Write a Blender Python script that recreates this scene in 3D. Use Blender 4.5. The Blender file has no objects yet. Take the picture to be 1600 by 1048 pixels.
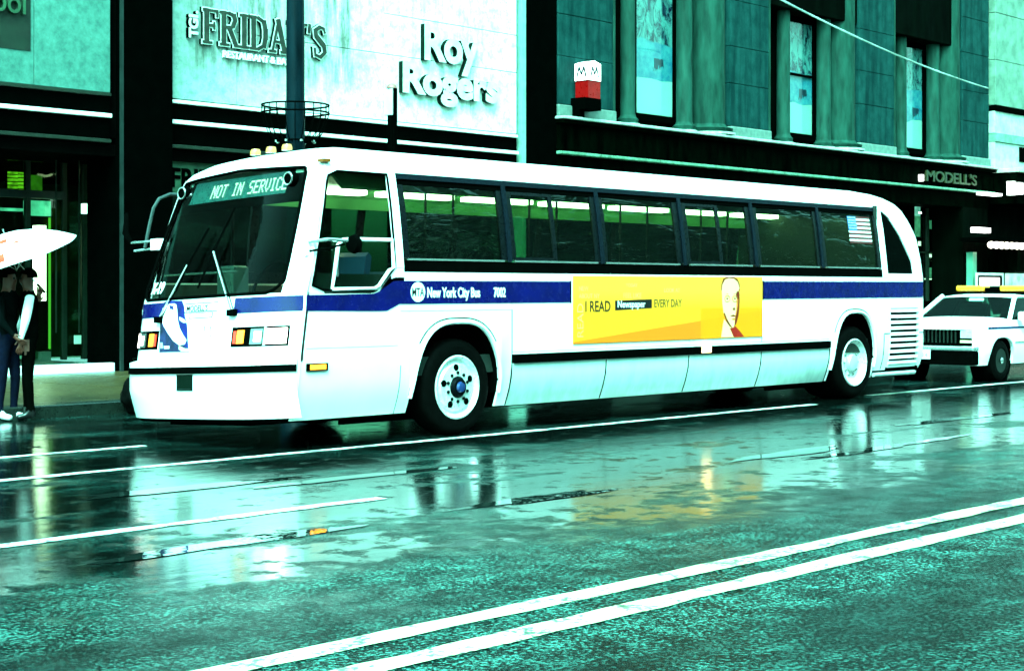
import bpy, bmesh, math, random
from mathutils import Vector, Matrix
R = math.radians
random.seed(11)
scene = bpy.context.scene
C = scene.collection

# ------------------------------------------------------------------ camera
TH = R(42.27)
CAM = Vector((-11.838, -11.433, 1.446))
FPX, HY = 2592.0, 453.4
cam_d = bpy.data.cameras.new('camera')
cam = bpy.data.objects.new('camera', cam_d)
C.objects.link(cam)
cam.location = CAM
cam.rotation_euler = (R(90), 0, TH - R(90))
cam_d.sensor_width = 36
cam_d.lens = FPX / 1600 * 36
cam_d.shift_y = -(524 - HY) / 1600
cam_d.clip_start = .1
cam_d.clip_end = 1500
scene.camera = cam

# ------------------------------------------------------------------ sky, sun, exposure
SUN_EL, SUN_AZ = R(52), R(215)          # direction the light comes from (azimuth from +X)
w = bpy.data.worlds.new('World')
scene.world = w
w.use_nodes = True
nt = w.node_tree
bg = nt.nodes['Background']
sky = nt.nodes.new('ShaderNodeTexSky')
sky.sky_type = 'NISHITA'
sky.sun_disc = False
sky.sun_elevation = SUN_EL
sky.sun_rotation = R(90) - SUN_AZ
sky.air_density = 1.6
sky.dust_density = 6.0
hs = nt.nodes.new('ShaderNodeHueSaturation')
hs.inputs['Saturation'].default_value = .25
mx = nt.nodes.new('ShaderNodeMix'); mx.data_type = 'RGBA'; mx.blend_type = 'MULTIPLY'
mx.inputs[0].default_value = 1
mx.inputs[7].default_value = (.27, 1.0, .84, 1)      # the slide film's green-teal daylight
nt.links.new(sky.outputs[0], hs.inputs['Color'])
nt.links.new(hs.outputs[0], mx.inputs[6])
nt.links.new(mx.outputs[2], bg.inputs['Color'])
bg.inputs['Strength'].default_value = .12
sd = bpy.data.lights.new('sun', 'SUN')
sun = bpy.data.objects.new('sun', sd)
C.objects.link(sun)
sd.energy = 1.0
sd.angle = R(25)
sd.color = (.42, 1.0, .88)
sv = Vector((math.cos(SUN_EL) * math.cos(SUN_AZ), math.cos(SUN_EL) * math.sin(SUN_AZ), math.sin(SUN_EL)))
sun.rotation_euler = sv.to_track_quat('Z', 'Y').to_euler()
scene.view_settings.view_transform = 'Standard'
scene.view_settings.look = 'None'
scene.view_settings.exposure = 3.2
scene.view_settings.gamma = 1
scene.render.engine = 'CYCLES'
scene.cycles.use_denoising = True
scene.cycles.sample_clamp_indirect = 4
scene.cycles.max_bounces = 7
scene.cycles.transparent_max_bounces = 16

# ------------------------------------------------------------------ materials
def nodes(name):
    m = bpy.data.materials.new(name); m.use_nodes = True
    t = m.node_tree
    return m, t, t.nodes['Principled BSDF']

def pos(t, sx=1, sy=1, sz=1):
    g = t.nodes.new('ShaderNodeNewGeometry')
    v = t.nodes.new('ShaderNodeVectorMath'); v.operation = 'MULTIPLY'
    v.inputs[1].default_value = (sx, sy, sz)
    t.links.new(g.outputs['Position'], v.inputs[0])
    return v.outputs[0]

def noise(t, vec, scale, detail=4, rough=.55, dist=0):
    n = t.nodes.new('ShaderNodeTexNoise')
    n.inputs['Scale'].default_value = scale
    n.inputs['Detail'].default_value = detail
    n.inputs['Roughness'].default_value = rough
    n.inputs['Distortion'].default_value = dist
    t.links.new(vec, n.inputs['Vector'])
    return n.outputs['Fac']

def ramp(t, fac, *stops):
    r = t.nodes.new('ShaderNodeValToRGB')
    e = r.color_ramp.elements
    while len(e) < len(stops): e.new(.5)
    for i, (p, c) in enumerate(stops):
        e[i].position = p
        e[i].color = (c, c, c, 1) if isinstance(c, (int, float)) else (*c, 1)
    t.links.new(fac, r.inputs[0])
    return r.outputs[0]

def math_n(t, op, a, b=0.0):
    n = t.nodes.new('ShaderNodeMath'); n.operation = op; n.use_clamp = False
    for i, v in enumerate((a, b)):
        if isinstance(v, (int, float)): n.inputs[i].default_value = v
        else: t.links.new(v, n.inputs[i])
    return n.outputs[0]

def mixc(t, fac, a, b, blend='MIX'):
    n = t.nodes.new('ShaderNodeMix'); n.data_type = 'RGBA'; n.blend_type = blend
    for i, v in ((0, fac), (6, a), (7, b)):
        if isinstance(v, (int, float)): n.inputs[i].default_value = v
        elif isinstance(v, tuple): n.inputs[i].default_value = (*v, 1)
        else: t.links.new(v, n.inputs[i])
    return n.outputs[2]

def bump(t, b, h, strength, dist=.01):
    n = t.nodes.new('ShaderNodeBump')
    n.inputs['Strength'].default_value = strength
    n.inputs['Distance'].default_value = dist
    t.links.new(h, n.inputs['Height'])
    t.links.new(n.outputs[0], b.inputs['Normal'])

MATS = {}
def M(name, col=(.5, .5, .5), rough=.5, metal=0, spec=.5, var=.25, vs=3, bmp=.1, bs=60, streak=False, emit=None, es=0):
    if name in MATS: return MATS[name]
    m, t, b = nodes(name)
    v = pos(t, 1, 1, .25) if streak else pos(t)
    n = noise(t, v, vs, 5)
    f = ramp(t, n, (.3, 1 - var), (.7, 1 + var * .5))
    t.links.new(mixc(t, 1.0, tuple(col), f, 'MULTIPLY'), b.inputs['Base Color'])
    rr = ramp(t, noise(t, v, vs * 2.3, 3), (.3, max(0, rough * .8)), (.7, min(1, rough * 1.25)))
    t.links.new(rr, b.inputs['Roughness'])
    b.inputs['Metallic'].default_value = metal
    b.inputs['Specular IOR Level'].default_value = spec
    if spec < .2: b.inputs['IOR'].default_value = 1.01 + spec * 1.5       # matt, light-swallowing surfaces
    if bmp: bump(t, b, noise(t, pos(t), bs, 2), bmp, .004)
    if emit:
        b.inputs['Emission Color'].default_value = (*emit, 1)
        b.inputs['Emission Strength'].default_value = es * .62
    MATS[name] = m
    return m

def glass(name, tint, ior=1.5, rough=.02, wav=0, edge=1.0):
    m = bpy.data.materials.new(name); m.use_nodes = True
    t = m.node_tree; t.nodes.remove(t.nodes['Principled BSDF'])
    out = t.nodes['Material Output']
    tr = t.nodes.new('ShaderNodeBsdfTransparent'); tr.inputs[0].default_value = (*tint, 1)
    gl = t.nodes.new('ShaderNodeBsdfGlossy'); gl.inputs['Roughness'].default_value = rough
    lw = t.nodes.new('ShaderNodeLayerWeight'); lw.inputs[0].default_value = .5
    r0 = ((ior - 1) / (ior + 1)) ** 2
    fq = math_n(t, 'ADD', math_n(t, 'MULTIPLY', math_n(t, 'POWER', lw.outputs['Facing'], 5.0), (1 - r0) * edge), r0)
    mi = t.nodes.new('ShaderNodeMixShader')
    if wav:
        bn = t.nodes.new('ShaderNodeBump'); bn.inputs['Strength'].default_value = wav; bn.inputs['Distance'].default_value = .05
        t.links.new(noise(t, pos(t, .5, 1, 2.2), 2.4, 3, .6, .6), bn.inputs['Height'])
        t.links.new(bn.outputs[0], gl.inputs['Normal'])
    t.links.new(fq, mi.inputs[0]); t.links.new(tr.outputs[0], mi.inputs[1]); t.links.new(gl.outputs[0], mi.inputs[2])
    t.links.new(mi.outputs[0], out.inputs[0])
    return m

def emission(name, col, s, var=0, vs=10):
    m = bpy.data.materials.new(name); m.use_nodes = True
    t = m.node_tree; t.nodes.remove(t.nodes['Principled BSDF'])
    e = t.nodes.new('ShaderNodeEmission'); e.inputs[0].default_value = (*col, 1); e.inputs[1].default_value = s * .62
    if var:
        f = ramp(t, noise(t, pos(t), vs, 4), (.3, 1 - var), (.7, 1.0))
        t.links.new(mixc(t, 1.0, tuple(col), f, 'MULTIPLY'), e.inputs[0])
    t.links.new(e.outputs[0], t.nodes['Material Output'].inputs[0])
    return m

white = M('white_paint', (.86, .86, .84), .22, 0, .5, .05, 2, .02, 30)
def _skirt():
    m, t, b = nodes('brushed_aluminium_skirt')
    n = noise(t, pos(t, 1, 1, .3), 9, 5)
    z = t.nodes.new('ShaderNodeSeparateXYZ'); g = t.nodes.new('ShaderNodeNewGeometry'); t.links.new(g.outputs['Position'], z.inputs[0])
    dirt = ramp(t, math_n(t, 'ADD', z.outputs[2], math_n(t, 'MULTIPLY', n, .25)), (.36, .6), (.62, 1.0))   # road grime along the lower edge
    c = mixc(t, 1.0, ramp(t, n, (.3, .70), (.7, .78)), dirt, 'MULTIPLY')
    t.links.new(mixc(t, 1.0, c, (.86, 1.0, .96), 'MULTIPLY'), b.inputs['Base Color'])
    b.inputs['Roughness'].default_value = .32
    b.inputs['Metallic'].default_value = .15
    bump(t, b, noise(t, pos(t, 1, 1, .1), 40, 2), .04, .003)
    return m
skirt_m = _skirt()
blue = M('blue_stripe_vinyl', (.001, .002, .075), .25, 0, .4, .35, 6, .03, 30)
black = M('black_rubber', (.0006, .0008, .0007), .55, 0, .04, .3, 8, .1)
blackp = M('black_paint', (.0002, .0005, .0004), .45, 0, .02, .3, 4, .05)
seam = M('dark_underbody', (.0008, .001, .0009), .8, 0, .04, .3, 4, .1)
frame_m = M('dark_window_frame', (.001, .002, .003), .3, .0, .2, .5, 14, .2, 40)
topframe = M('blue_grey_window_head', (.004, .007, .012), .4, .1, .15, .6, 40, .25, 60)
chrome = M('bright_metal', (.75, .78, .76), .15, .9, .5, .1, 8, .03)
alu = M('polished_wheel', (.80, .82, .80), .3, .35, .5, .3, 9, .1, 40)
tyre_m = M('tyre_rubber', (.0012, .0014, .0012), .6, 0, .1, .3, 12, .2)
amber = M('amber_lens', (.6, .16, .01), .2, 0, .5, .3, 20, .1, 90, emit=(1, .33, .02), es=.9)
red_lens = M('red_lens', (.4, .02, .01), .2, 0, .5, .3, 20, .1, 90, emit=(1, .05, .01), es=.25)
lamp_w = M('headlamp_lens', (.8, .8, .75), .1, 0, .5, .2, 30, .15, 90, emit=(1, .95, .8), es=2.2)
reflector = M('lamp_reflector', (.3, .34, .32), .2, .8, .5, .4, 20, .1)
glass_side = glass('tinted_bus_glass', (.40, .58, .44), 1.5, .05, .45)
glass_ws = glass('windscreen_glass', (.60, .70, .65), 1.08, .02, .03)
clear_glass = glass('clear_glass', (.95, .98, .96), 1.45, .02, .02)
glass_shop = glass('shop_glass', (.55, .75, .6), 1.45, .02, .03)
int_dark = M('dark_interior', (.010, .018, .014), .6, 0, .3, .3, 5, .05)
int_ceil = M('green_glow_ceiling', (.10, .34, .12), .5, 0, .3, .2, 4, .03)  # green glow of the windows put into ceiling and cove colour
seat_m = M('blue_seat_plastic', (.02, .05, .12), .4, 0, .4, .2, 4, .03)
tube_m = emission('fluorescent_light', (.70, 1.0, .62), 5)
printw = M('white_print', (.85, .85, .85), .4, 0, .3, .05, 8, 0)
printk = M('black_print', (.006, .006, .006), .4, 0, .3, .1, 8, 0)

# ------------------------------------------------------------------ geometry helpers
def tag(o, label=None, cat=None, group=None, kind=None):
    if label: o['label'] = label
    if cat: o['category'] = cat
    if group: o['group'] = group
    if kind: o['kind'] = kind
    return o

def empty(name, loc=(0, 0, 0), label=None, cat=None, group=None):
    o = bpy.data.objects.new(name, None)
    C.objects.link(o); o.location = loc; o.empty_display_size = .2
    return tag(o, label, cat, group)

def wloc(o):
    v = Vector((0, 0, 0))
    while o is not None:
        v = v + o.location; o = o.parent
    return v

def link_mesh(name, me, mat, parent=None):
    o = bpy.data.objects.new(name, me)
    C.objects.link(o)
    for m in (mat if isinstance(mat, (list, tuple)) else [mat]):
        me.materials.append(m)
    if parent: o.parent = parent
    return o

SHEAR = .043
class MB:
    def __init__(s): s.v = []; s.f = []; s.mi = []; s.cur = 0
    def add(s, vs, fs):
        n = len(s.v); s.v += [tuple(x) for x in vs]
        s.f += [tuple(i + n for i in f) for f in fs]; s.mi += [s.cur] * len(fs)
        return s
    def box(s, x0, x1, y0, y1, z0, z1):
        return s.add([(x, y, z) for x in (x0, x1) for y in (y0, y1) for z in (z0, z1)],
                     [(0, 1, 3, 2), (4, 6, 7, 5), (0, 4, 5, 1), (2, 3, 7, 6), (0, 2, 6, 4), (1, 5, 7, 3)])
    def cbox(s, x0, x1, y0, y1, z0, z1, c=.01):
        """box with chamfered vertical and top edges"""
        p = [(x0 + c, y0), (x1 - c, y0), (x1, y0 + c), (x1, y1 - c), (x1 - c, y1), (x0 + c, y1), (x0, y1 - c), (x0, y0 + c)]
        xm, ym = (x0 + x1) / 2, (y0 + y1) / 2
        def ins(q): return (q[0] + math.copysign(min(c, abs(xm - q[0])), xm - q[0]), q[1] + math.copysign(min(c, abs(ym - q[1])), ym - q[1]))
        vs = [(q[0], q[1], z0) for q in p] + [(q[0], q[1], z1 - c) for q in p] + [(*ins(q), z1) for q in p]
        fs = [tuple(range(7, -1, -1)), tuple(range(16, 24))]
        for k in (0, 8):
            for i in range(8):
                j = (i + 1) % 8
                fs.append((k + i, k + j, k + 8 + j, k + 8 + i))
        return s.add(vs, fs)
    def prism(s, poly, fn, w0, w1):
        """polygon (u,v) extruded from w0 to w1; fn(u,v,w)->xyz"""
        n = len(poly)
        vs = [fn(u, v, w0) for u, v in poly] + [fn(u, v, w1) for u, v in poly]
        fs = [tuple(range(n)), tuple(range(2 * n - 1, n - 1, -1))]
        fs += [(i, i + n, (i + 1) % n + n, (i + 1) % n) for i in range(n)]
        return s.add(vs, fs)
    def tube(s, pts, r, n=8, caps=True, closed=False):
        pts = [Vector(p) for p in pts]; k = len(pts)
        rr = r if isinstance(r, (list, tuple)) else [r] * k
        rings = []
        up = None
        for i, p in enumerate(pts):
            a = pts[(i - 1) % k] if (i > 0 or closed) else p
            b = pts[(i + 1) % k] if (i < k - 1 or closed) else p
            d = (b - a).normalized()
            if up is None: up = d.orthogonal().normalized()
            u = (up - d * up.dot(d)); u = u.normalized() if u.length > 1e-6 else d.orthogonal().normalized()
            up = u; v = d.cross(u)
            rings.append([p + (u * math.cos(2 * math.pi * j / n) + v * math.sin(2 * math.pi * j / n)) * rr[i] for j in range(n)])
        vs = [q for ring in rings for q in ring]; fs = []
        for i in range(k if closed else k - 1):
            ii = (i + 1) % k
            for j in range(n):
                jj = (j + 1) % n
                fs.append((i * n + j, i * n + jj, ii * n + jj, ii * n + j))
        if caps and not closed:
            fs.append(tuple(range(n - 1, -1, -1))); fs.append(tuple((k - 1) * n + j for j in range(n)))
        return s.add(vs, fs)
    def lathe(s, prof, c, axis='Z', n=24, caps=True):
        """prof: (r, h) list; axis Z or Y (Y: h runs along +Y)"""
        vs = []; fs = []
        for r, h in prof:
            for j in range(n):
                a = 2 * math.pi * j / n
                if axis == 'Z': vs.append((c[0] + r * math.cos(a), c[1] + r * math.sin(a), c[2] + h))
                elif axis == 'Y': vs.append((c[0] + r * math.cos(a), c[1] + h, c[2] + r * math.sin(a)))
                else: vs.append((c[0] + h, c[1] + r * math.cos(a), c[2] + r * math.sin(a)))
        for i in range(len(prof) - 1):
            for j in range(n):
                jj = (j + 1) % n
                fs.append((i * n + j, i * n + jj, (i + 1) * n + jj, (i + 1) * n + j))
        if caps:
            fs.append(tuple(range(n))); k = (len(prof) - 1) * n; fs.append(tuple(k + j for j in range(n)))
        return s.add(vs, fs)
    def solid(s, P, Q):
        """closed solid between two equally sized point grids"""
        a, b = len(P), len(P[0])
        vs = [q for r in P for q in r] + [q for r in Q for q in r]
        o = a * b; fs = []
        for i in range(a - 1):
            for j in range(b - 1):
                k = i * b + j
                fs.append((k, k + 1, k + b + 1, k + b)); fs.append((o + k, o + k + b, o + k + b + 1, o + k + 1))
        for i in range(a - 1):
            for j in (0, b - 1):
                k = i * b + j; fs.append((k, k + b, o + k + b, o + k))
        for j in range(b - 1):
            for i in (0, a - 1):
                k = i * b + j; fs.append((k, k + 1, o + k + 1, o + k))
        return s.add(vs, fs)
    def build(s, name, mat, parent=None, smooth=False, shear=False, sharp=40):
        if shear: s.v = [(x, y, z - SHEAR * y) for x, y, z in s.v]
        off = wloc(parent) if parent else Vector((0, 0, 0))
        me = bpy.data.meshes.new(name)
        me.from_pydata([Vector(v) - off for v in s.v], [], s.f)
        bm = bmesh.new(); bm.from_mesh(me)
        bmesh.ops.remove_doubles(bm, verts=bm.verts, dist=1e-5)
        bmesh.ops.recalc_face_normals(bm, faces=bm.faces)
        bm.to_mesh(me); bm.free()
        if len(set(s.mi)) > 1 and len(me.polygons) == len(s.mi):
            me.polygons.foreach_set('material_index', s.mi)
        if smooth:
            me.polygons.foreach_set('use_smooth', [True] * len(me.polygons))
            try: me.set_sharp_from_angle(angle=R(sharp))
            except Exception: pass
        return link_mesh(name, me, mat, parent)

def bevel(o, wd=.01, seg=2):
    m = o.modifiers.new('bevel', 'BEVEL'); m.width = wd; m.segments = seg; m.limit_method = 'ANGLE'; m.angle_limit = R(35)
    return o

_font = None
def text_verts(s, size, extrude=.01, bold=0.0, align='LEFT', sx=1.0, shear=0.0, bev=0.0):
    cu = bpy.data.curves.new('t', 'FONT')
    cu.body = s; cu.size = size; cu.extrude = extrude; cu.offset = bold; cu.align_x = align; cu.shear = shear
    cu.resolution_u = 4
    if bev: cu.bevel_depth = bev; cu.bevel_resolution = 1
    o = bpy.data.objects.new('t', cu); C.objects.link(o)
    dg = bpy.context.evaluated_depsgraph_get(); dg.update()
    me = bpy.data.meshes.new_from_object(o.evaluated_get(dg))
    vs = [(v.co.x * sx, v.co.y, v.co.z) for v in me.vertices]
    fs = [tuple(p.vertices) for p in me.polygons]
    nz = [p.normal.z for p in me.polygons]
    bpy.data.objects.remove(o); bpy.data.curves.remove(cu); bpy.data.meshes.remove(me)
    return vs, fs, nz

def text(name, s, size, fn, mat, parent=None, extrude=.01, bold=0.0, align='LEFT', sx=1.0, side=None, bev=0.0, shear=False):
    """text mapped by fn(u,v,w)->xyz; side = material for the returns"""
    vs, fs, nz = text_verts(s, size, extrude, bold, align, sx, 0, bev)
    mb = MB()
    P = [fn(*v) for v in vs]
    for f, n in zip(fs, nz):
        mb.f.append(f); mb.mi.append(1 if (side and abs(n) < .5) else 0)
    mb.v = [tuple(p) for p in P]
    if shear: mb.v = [(x, y, z - SHEAR * y) for x, y, z in mb.v]
    off = wloc(parent) if parent else Vector((0, 0, 0))
    me = bpy.data.meshes.new(name)
    me.from_pydata([Vector(v) - off for v in mb.v], [], mb.f)
    me.update()
    me.polygons.foreach_set('material_index', mb.mi)
    return link_mesh(name, me, [mat, side] if side else mat, parent)

def text_w(s, size, sx=1.0, bold=0.0):
    vs, _, _ = text_verts(s, size, .01, bold, 'LEFT', sx)
    xs = [v[0] for v in vs]; return min(xs), max(xs)

def gpt(px, py, z=0.0):
    """ground point seen at a photo pixel"""
    F = Vector((math.cos(TH), math.sin(TH), 0)); Rt = Vector((math.sin(TH), -math.cos(TH), 0))
    r = F + Rt * ((px - 800) / FPX) + Vector((0, 0, (HY - py) / FPX))
    return CAM + r * ((z - CAM.z) / r.z)

# ------------------------------------------------------------------ road, markings, kerb, pavement
def _asphalt():
    m, t, b = nodes('wet_asphalt')
    p = pos(t); ps = pos(t, .22, 1, 1)
    agg = noise(t, p, 40, 4, .75)                 # exposed stones
    grit = noise(t, p, 95, 2, .6)
    blot = noise(t, p, .8, 5, .6)
    mid = noise(t, p, 4.5, 4, .6)
    trk = noise(t, ps, 1.1, 4, .6)
    # open-textured crown of the street is coarse, the worn lanes carry a film of water
    g = t.nodes.new('ShaderNodeNewGeometry'); sp = t.nodes.new('ShaderNodeSeparateXYZ'); t.links.new(g.outputs['Position'], sp.inputs[0])
    near = t.nodes.new('ShaderNodeMapRange'); near.interpolation_type = 'SMOOTHSTEP'; near.inputs['From Min'].default_value = -6.6; near.inputs['From Max'].default_value = -3.4
    wob = math_n(t, 'ADD', math_n(t, 'MULTIPLY', math_n(t, 'SUBTRACT', blot, .5), 3.5), math_n(t, 'MULTIPLY', math_n(t, 'SUBTRACT', mid, .5), 2.0))
    t.links.new(math_n(t, 'ADD', sp.outputs[1], wob), near.inputs[0])
    wet = ramp(t, math_n(t, 'ADD', math_n(t, 'MULTIPLY', blot, .4), math_n(t, 'MULTIPLY', trk, .6)), (.36, .2), (.52, 1))
    film = math_n(t, 'MULTIPLY', math_n(t, 'MULTIPLY', wet, near.outputs[0]), ramp(t, math_n(t, 'ADD', math_n(t, 'MULTIPLY', mid, .7), math_n(t, 'MULTIPLY', agg, .3)), (.36, .25), (.50, 1)))
    stones = math_n(t, 'ADD', math_n(t, 'MULTIPLY', agg, .75), math_n(t, 'MULTIPLY', grit, .25))
    k = ramp(t, math_n(t, 'ADD', stones, math_n(t, 'MULTIPLY', math_n(t, 'SUBTRACT', mid, .5), .25)), (.50, 0), (.58, 1))
    c = mixc(t, k, (.0008, .0022, .0020), (.05, .17, .15))  # stone flecks, with the wet road's sparkle put into their pale colour
    dark = ramp(t, trk, (.44, 0), (.62, .75))
    c = mixc(t, dark, c, (.0015, .003, .0027))
    c = mixc(t, film, c, (.0010, .0022, .0018))
    t.links.new(c, b.inputs['Base Color'])
    rg = t.nodes.new('ShaderNodeMapRange'); rg.inputs['From Max'].default_value = .6; rg.inputs['To Min'].default_value = .20; rg.inputs['To Max'].default_value = .10
    t.links.new(film, rg.inputs[0]); t.links.new(rg.outputs[0], b.inputs['Roughness'])
    ig = t.nodes.new('ShaderNodeMapRange'); ig.inputs['From Max'].default_value = .6; ig.inputs['To Min'].default_value = 1.06; ig.inputs['To Max'].default_value = 1.19
    t.links.new(film, ig.inputs[0]); t.links.new(ig.outputs[0], b.inputs['IOR'])
    sg = t.nodes.new('ShaderNodeMapRange'); sg.inputs['From Max'].default_value = .6; sg.inputs['To Min'].default_value = .4; sg.inputs['To Max'].default_value = .5
    t.links.new(film, sg.inputs[0]); t.links.new(sg.outputs[0], b.inputs['Specular IOR Level'])
    n1 = t.nodes.new('ShaderNodeBump'); n1.inputs['Distance'].default_value = .02
    st = t.nodes.new('ShaderNodeMapRange'); st.inputs['From Max'].default_value = .6; st.inputs['To Min'].default_value = .8; st.inputs['To Max'].default_value = .03
    t.links.new(film, st.inputs[0]); t.links.new(st.outputs[0], n1.inputs['Strength'])
    t.links.new(stones, n1.inputs['Height'])
    n2 = t.nodes.new('ShaderNodeBump'); n2.inputs['Distance'].default_value = .03; n2.inputs['Strength'].default_value = .10
    t.links.new(noise(t, ps, 3.0, 3), n2.inputs['Height']); t.links.new(n1.outputs[0], n2.inputs['Normal'])
    t.links.new(n2.outputs[0], b.inputs['Normal'])
    return m
asphalt = _asphalt()
tag(MB().add([(-400, -400, 0), (600, -400, 0), (600, 400, 0), (-400, 400, 0)], [(0, 1, 2, 3)]).build('road', asphalt), kind='structure')

def _paint(name, col):
    m, t, b = nodes(name)
    p = pos(t)
    wear = ramp(t, math_n(t, 'ADD', math_n(t, 'MULTIPLY', noise(t, p, 30, 4, .7), .55), math_n(t, 'MULTIPLY', noise(t, p, 4, 3), .45)), (.42, 0), (.50, 1))
    c = mixc(t, wear, (.05, .06, .05), col)
    t.links.new(c, b.inputs['Base Color'])
    b.inputs['Roughness'].default_value = .3
    bump(t, b, noise(t, p, 60, 3, .7), .25, .004)
    return m
paint_w = _paint('worn_white_road_paint', (.82, .84, .80))
paint_y = _paint('worn_yellow_road_paint', (.80, .74, .42))

def strip(name, a, b_, wd, mat, z=.004, seed=0):
    rnd = random.Random(seed)
    a = Vector((a[0], a[1], 0)); b_ = Vector((b_[0], b_[1], 0)); d = (b_ - a); L = d.length; d.normalize()
    nrm = Vector((-d.y, d.x, 0)); n = max(2, int(L / .25))
    vs = []
    for i in range(n + 1):
        q = a + d * (L * i / n)
        for s in (-1, 1):
            r = q + nrm * (s * (wd / 2 + rnd.uniform(-.014, .014)))
            vs.append((r.x, r.y, z))
    return tag(MB().add(vs, [(2 * i, 2 * i + 2, 2 * i + 3, 2 * i + 1) for i in range(n)]).build(name, mat), kind='structure')
strip('lane_marking', (-30, 1.62), (-2.72, 1.46), .10, paint_w, seed=1)
strip('lane_marking', (-30, .02), (6.3, -.13), .115, paint_w, seed=2)
strip('lane_marking', (8.3, .28), (60, -.2), .115, paint_w, seed=3)
strip('lane_marking', (-30, -2.95), (-3.9, -2.99), .12, paint_w, seed=4)
strip('lane_marking', (8.6, -2.9), (30, -2.9), .12, paint_w, seed=6)
strip('centre_marking', (-40, -6.46), (70, -6.2), .155, paint_y, seed=7)
strip('centre_marking', (-40, -6.86), (70, -6.55), .165, paint_y, seed=8)

# repaired patches and standing water
def blob(cx, cy, lx, ly, seed, z, ang=0.0, n=36):
    rnd = random.Random(seed)
    ph = [rnd.uniform(0, 6.28) for _ in range(5)]
    vs = []
    for i in range(n):
        a = 2 * math.pi * i / n
        r = 1 + .22 * math.sin(2 * a + ph[0]) + .15 * math.sin(3 * a + ph[1]) + .10 * math.sin(5 * a + ph[2]) + .07 * math.sin(9 * a + ph[3])
        x, y = lx * r * math.cos(a), ly * r * math.sin(a)
        vs.append((cx + x * math.cos(ang) - y * math.sin(ang), cy + x * math.sin(ang) + y * math.cos(ang), z))
    return MB().add(vs, [tuple(range(n))])
def _water():
    m, t, b = nodes('standing_water')
    b.inputs['Base Color'].default_value = (.006, .010, .009, 1)
    b.inputs['Roughness'].default_value = .02
    b.inputs['IOR'].default_value = 1.33
    b.inputs['Specular IOR Level'].default_value = .75
    bump(t, b, noise(t, pos(t), 6, 3), .05, .02)
    return m
water = _water()
PUD = [(365, 848, .75, .13), (440, 836, .30, .08), (840, 779, .8, .10), (1235, 708, 1.0, .12), (1335, 707, .7, .08),
       (1440, 690, .8, .08), (1490, 655, 1.2, .10), (300, 762, 1.0, .12), (560, 745, .9, .10)]
for i, (px, py, lx, ly) in enumerate(PUD):
    g = gpt(px, py)
    tag(blob(g.x, g.y, lx, ly, i + 3, .0045 + i * .0001).build('puddle', water), kind='structure')
KY = 5.05
stone_k = M('granite_kerb', (.008, .013, .010), .3, 0, .5, .5, 12, .3, 60)
pave = M('wet_concrete_flags', (.05, .032, .010), .32, 0, .5, .55, 5, .35, 45)
pave_plain = M('wet_pavement', (.08, .11, .07), .35, 0, .5, .5, 4, .3, 45)
pv = tag(MB().box(-60, 120, KY + .30, 11.9, -.3, .135).build('pavement', pave_plain), kind='structure')
x = -9.0
while x < 21:
    MB().cbox(x, x + 1.79, KY, KY + .295, -.1, .148 + random.uniform(-.004, .004), .012).build('kerb_stone', stone_k, pv); x += 1.8
MB().box(-60, -9.01, KY, KY + .295, -.1, .148).build('kerb', stone_k, pv)
MB().box(21.0, 120, KY, KY + .295, -.1, .148).build('kerb', stone_k, pv)
fl = MB().cbox(0, 1.485, 0, 1.485, .0, .015, .006).build('paving_flag', pave, pv)
first = True
for ix in range(9):
    for iy in range(4):
        o = fl if first else fl.copy()
        if not first: C.objects.link(o)
        first = False
        o.location = (-6.5 + ix * 1.5, KY + .30 + iy * 1.46, .134 + random.uniform(-.002, .003)); o.scale = (1, .975, 1)
tag(MB().box(-200, 300, -60, -17, -.3, .14).build('pavement', pave_plain), kind='structure')

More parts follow.
